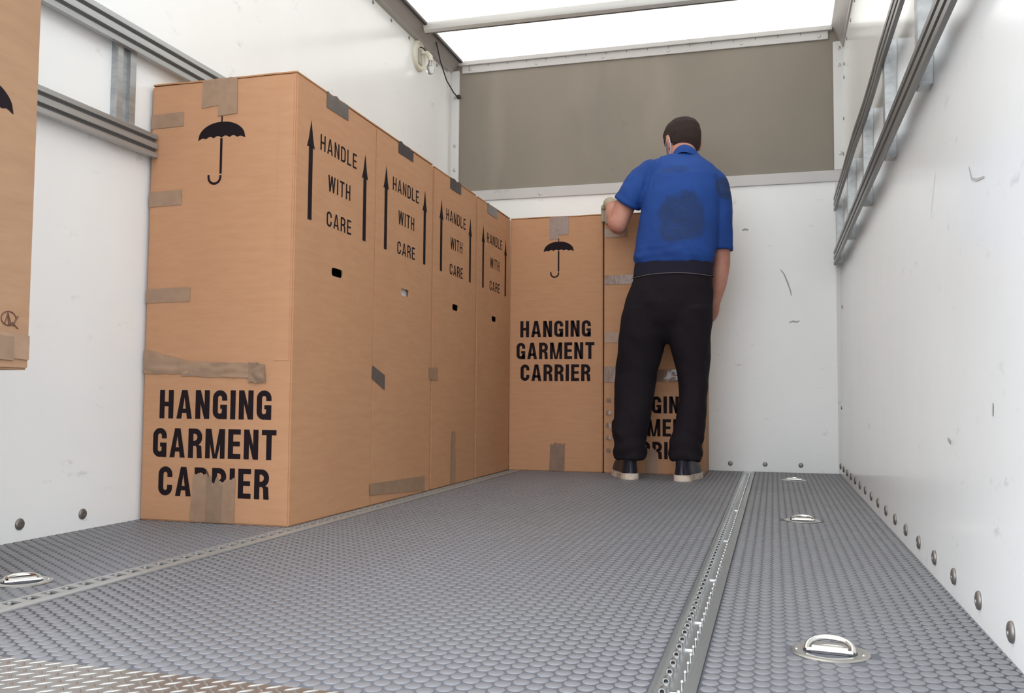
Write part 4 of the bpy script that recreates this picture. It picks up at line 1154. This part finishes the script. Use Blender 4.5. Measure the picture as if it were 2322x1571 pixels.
# shoes
def shoe(cx_, cy_, rz, sgn):
    Rz = Matrix.Rotation(rz, 3, 'Z'); o = Vector((cx_, cy_, 0.0))
    tr = lambda x, y, z: o + Rz @ Vector((x, y, z))
    def outline(k):
        """half widths left/right and centre along the foot, k from 0 (heel) to 1 (toe)"""
        wv = [0.030, 0.036, 0.038, 0.038, 0.042, 0.048, 0.050, 0.046, 0.034]
        i = min(int(k * 8), 7); f = k * 8 - i
        return wv[i] * (1 - f) + wv[i + 1] * f
    L = 0.285
    def section(z, grow, inset=0.0):
        pts = []; N = 20
        for i in range(N + 1):
            k = i / N; h = outline(k) * (1 + 0) + grow
            if k < 0.08: h *= math.sqrt(max(0.0, 1 - ((0.08 - k) / 0.08) ** 2)) * 0.65 + 0.35 * (k / 0.08) ** 0.5 if k > 0 else 0.25
            if k > 0.9: h *= math.sqrt(max(0.03, 1 - ((k - 0.9) / 0.105) ** 2))
            pts.append((h, -grow + inset + (L + 2 * grow - inset) * k))
        return [(h, y) for h, y in pts] + [(-h, y) for h, y in reversed(pts)]
    root = bpy.data.objects.new('shoe', None); COL.objects.link(root); root.parent = person
    b = MB(); S0_, S1_ = section(0, 0.003), section(0, 0.004)
    k = len(S0_)
    V_ = [tr(x, y, z) - ROOT for S__, z in ((S0_, 0.0013), (S1_, 0.012), (S1_, 0.029)) for x, y in S__]
    F_ = [(j * k + i, j * k + (i + 1) % k, (j + 1) * k + (i + 1) % k, (j + 1) * k + i) for j in range(2) for i in range(k)] + [tuple(reversed(range(k))), tuple(2 * k + i for i in range(k))]
    b.add(V_, F_); b.build('sole', M['sole'], root, smooth=True, auto=50)
    b = MB()
    rings = []
    for z, g, a0, a1 in ((0.026, 0.0, 0.0, 1.0), (0.042, -0.001, 0.01, 0.985), (0.056, -0.004, 0.012, 0.94), (0.072, -0.005, 0.014, 0.80), (0.088, -0.006, 0.012, 0.62), (0.104, -0.006, 0.010, 0.48), (0.120, -0.006, 0.008, 0.44)):
        ring = []
        N = 14
        for i in range(N + 1):
            kk_ = a0 + (a1 - a0) * i / N
            h = outline(kk_) + g
            e = i / N
            if e < 0.12: h *= 0.45 + 0.55 * math.sqrt(max(0, 1 - ((0.12 - e) / 0.12) ** 2))
            if e > 0.82: h *= math.sqrt(max(0.04, 1 - ((e - 0.82) / 0.186) ** 2))
            ring.append((h, L * kk_))
        ring = ring + [(-h, y) for h, y in reversed(ring)]
        rings.append([tr(x, y, z) - ROOT for x, y in ring])
    k = len(rings[0]); V_ = [p for r_ in rings for p in r_]
    F_ = [(j * k + i, j * k + (i + 1) % k, (j + 1) * k + (i + 1) % k, (j + 1) * k + i) for j in range(len(rings) - 1) for i in range(k)] + [tuple(reversed(range(k))), tuple((len(rings) - 1) * k + i for i in range(k))]
    b.add(V_, F_); b.build('upper', M['shoe'], root, smooth=True, auto=60)
    b = MB(); b.tube([tr(x, y, z) - ROOT for x, y, z in ((-0.012, -0.001, 0.034), (-0.010, 0.002, 0.070), (-0.009, 0.001, 0.112))], 0.0022, 6)
    b.tube([tr(x, y, z) - ROOT for x, y, z in ((0.012, -0.001, 0.034), (0.010, 0.002, 0.070), (0.009, 0.001, 0.112))], 0.0022, 6)
    b.build('heel_tab', M['shoe'], root, smooth=True)
    for q in range(3):
        b = MB(); yk = 0.135 + 0.022 * q; zk = 0.086 - 0.010 * q
        b.tube([tr(x, yk + abs(x) * 0.1, zk - 6 * x * x) - ROOT for x in (-0.026, -0.012, 0, 0.012, 0.026)], 0.0024, 6)
        b.build('lace', M['shoe'], root, smooth=True)
shoe(-0.620, 4.145, math.radians(19), -1)
shoe(-0.398, 4.128, math.radians(-7), 1)
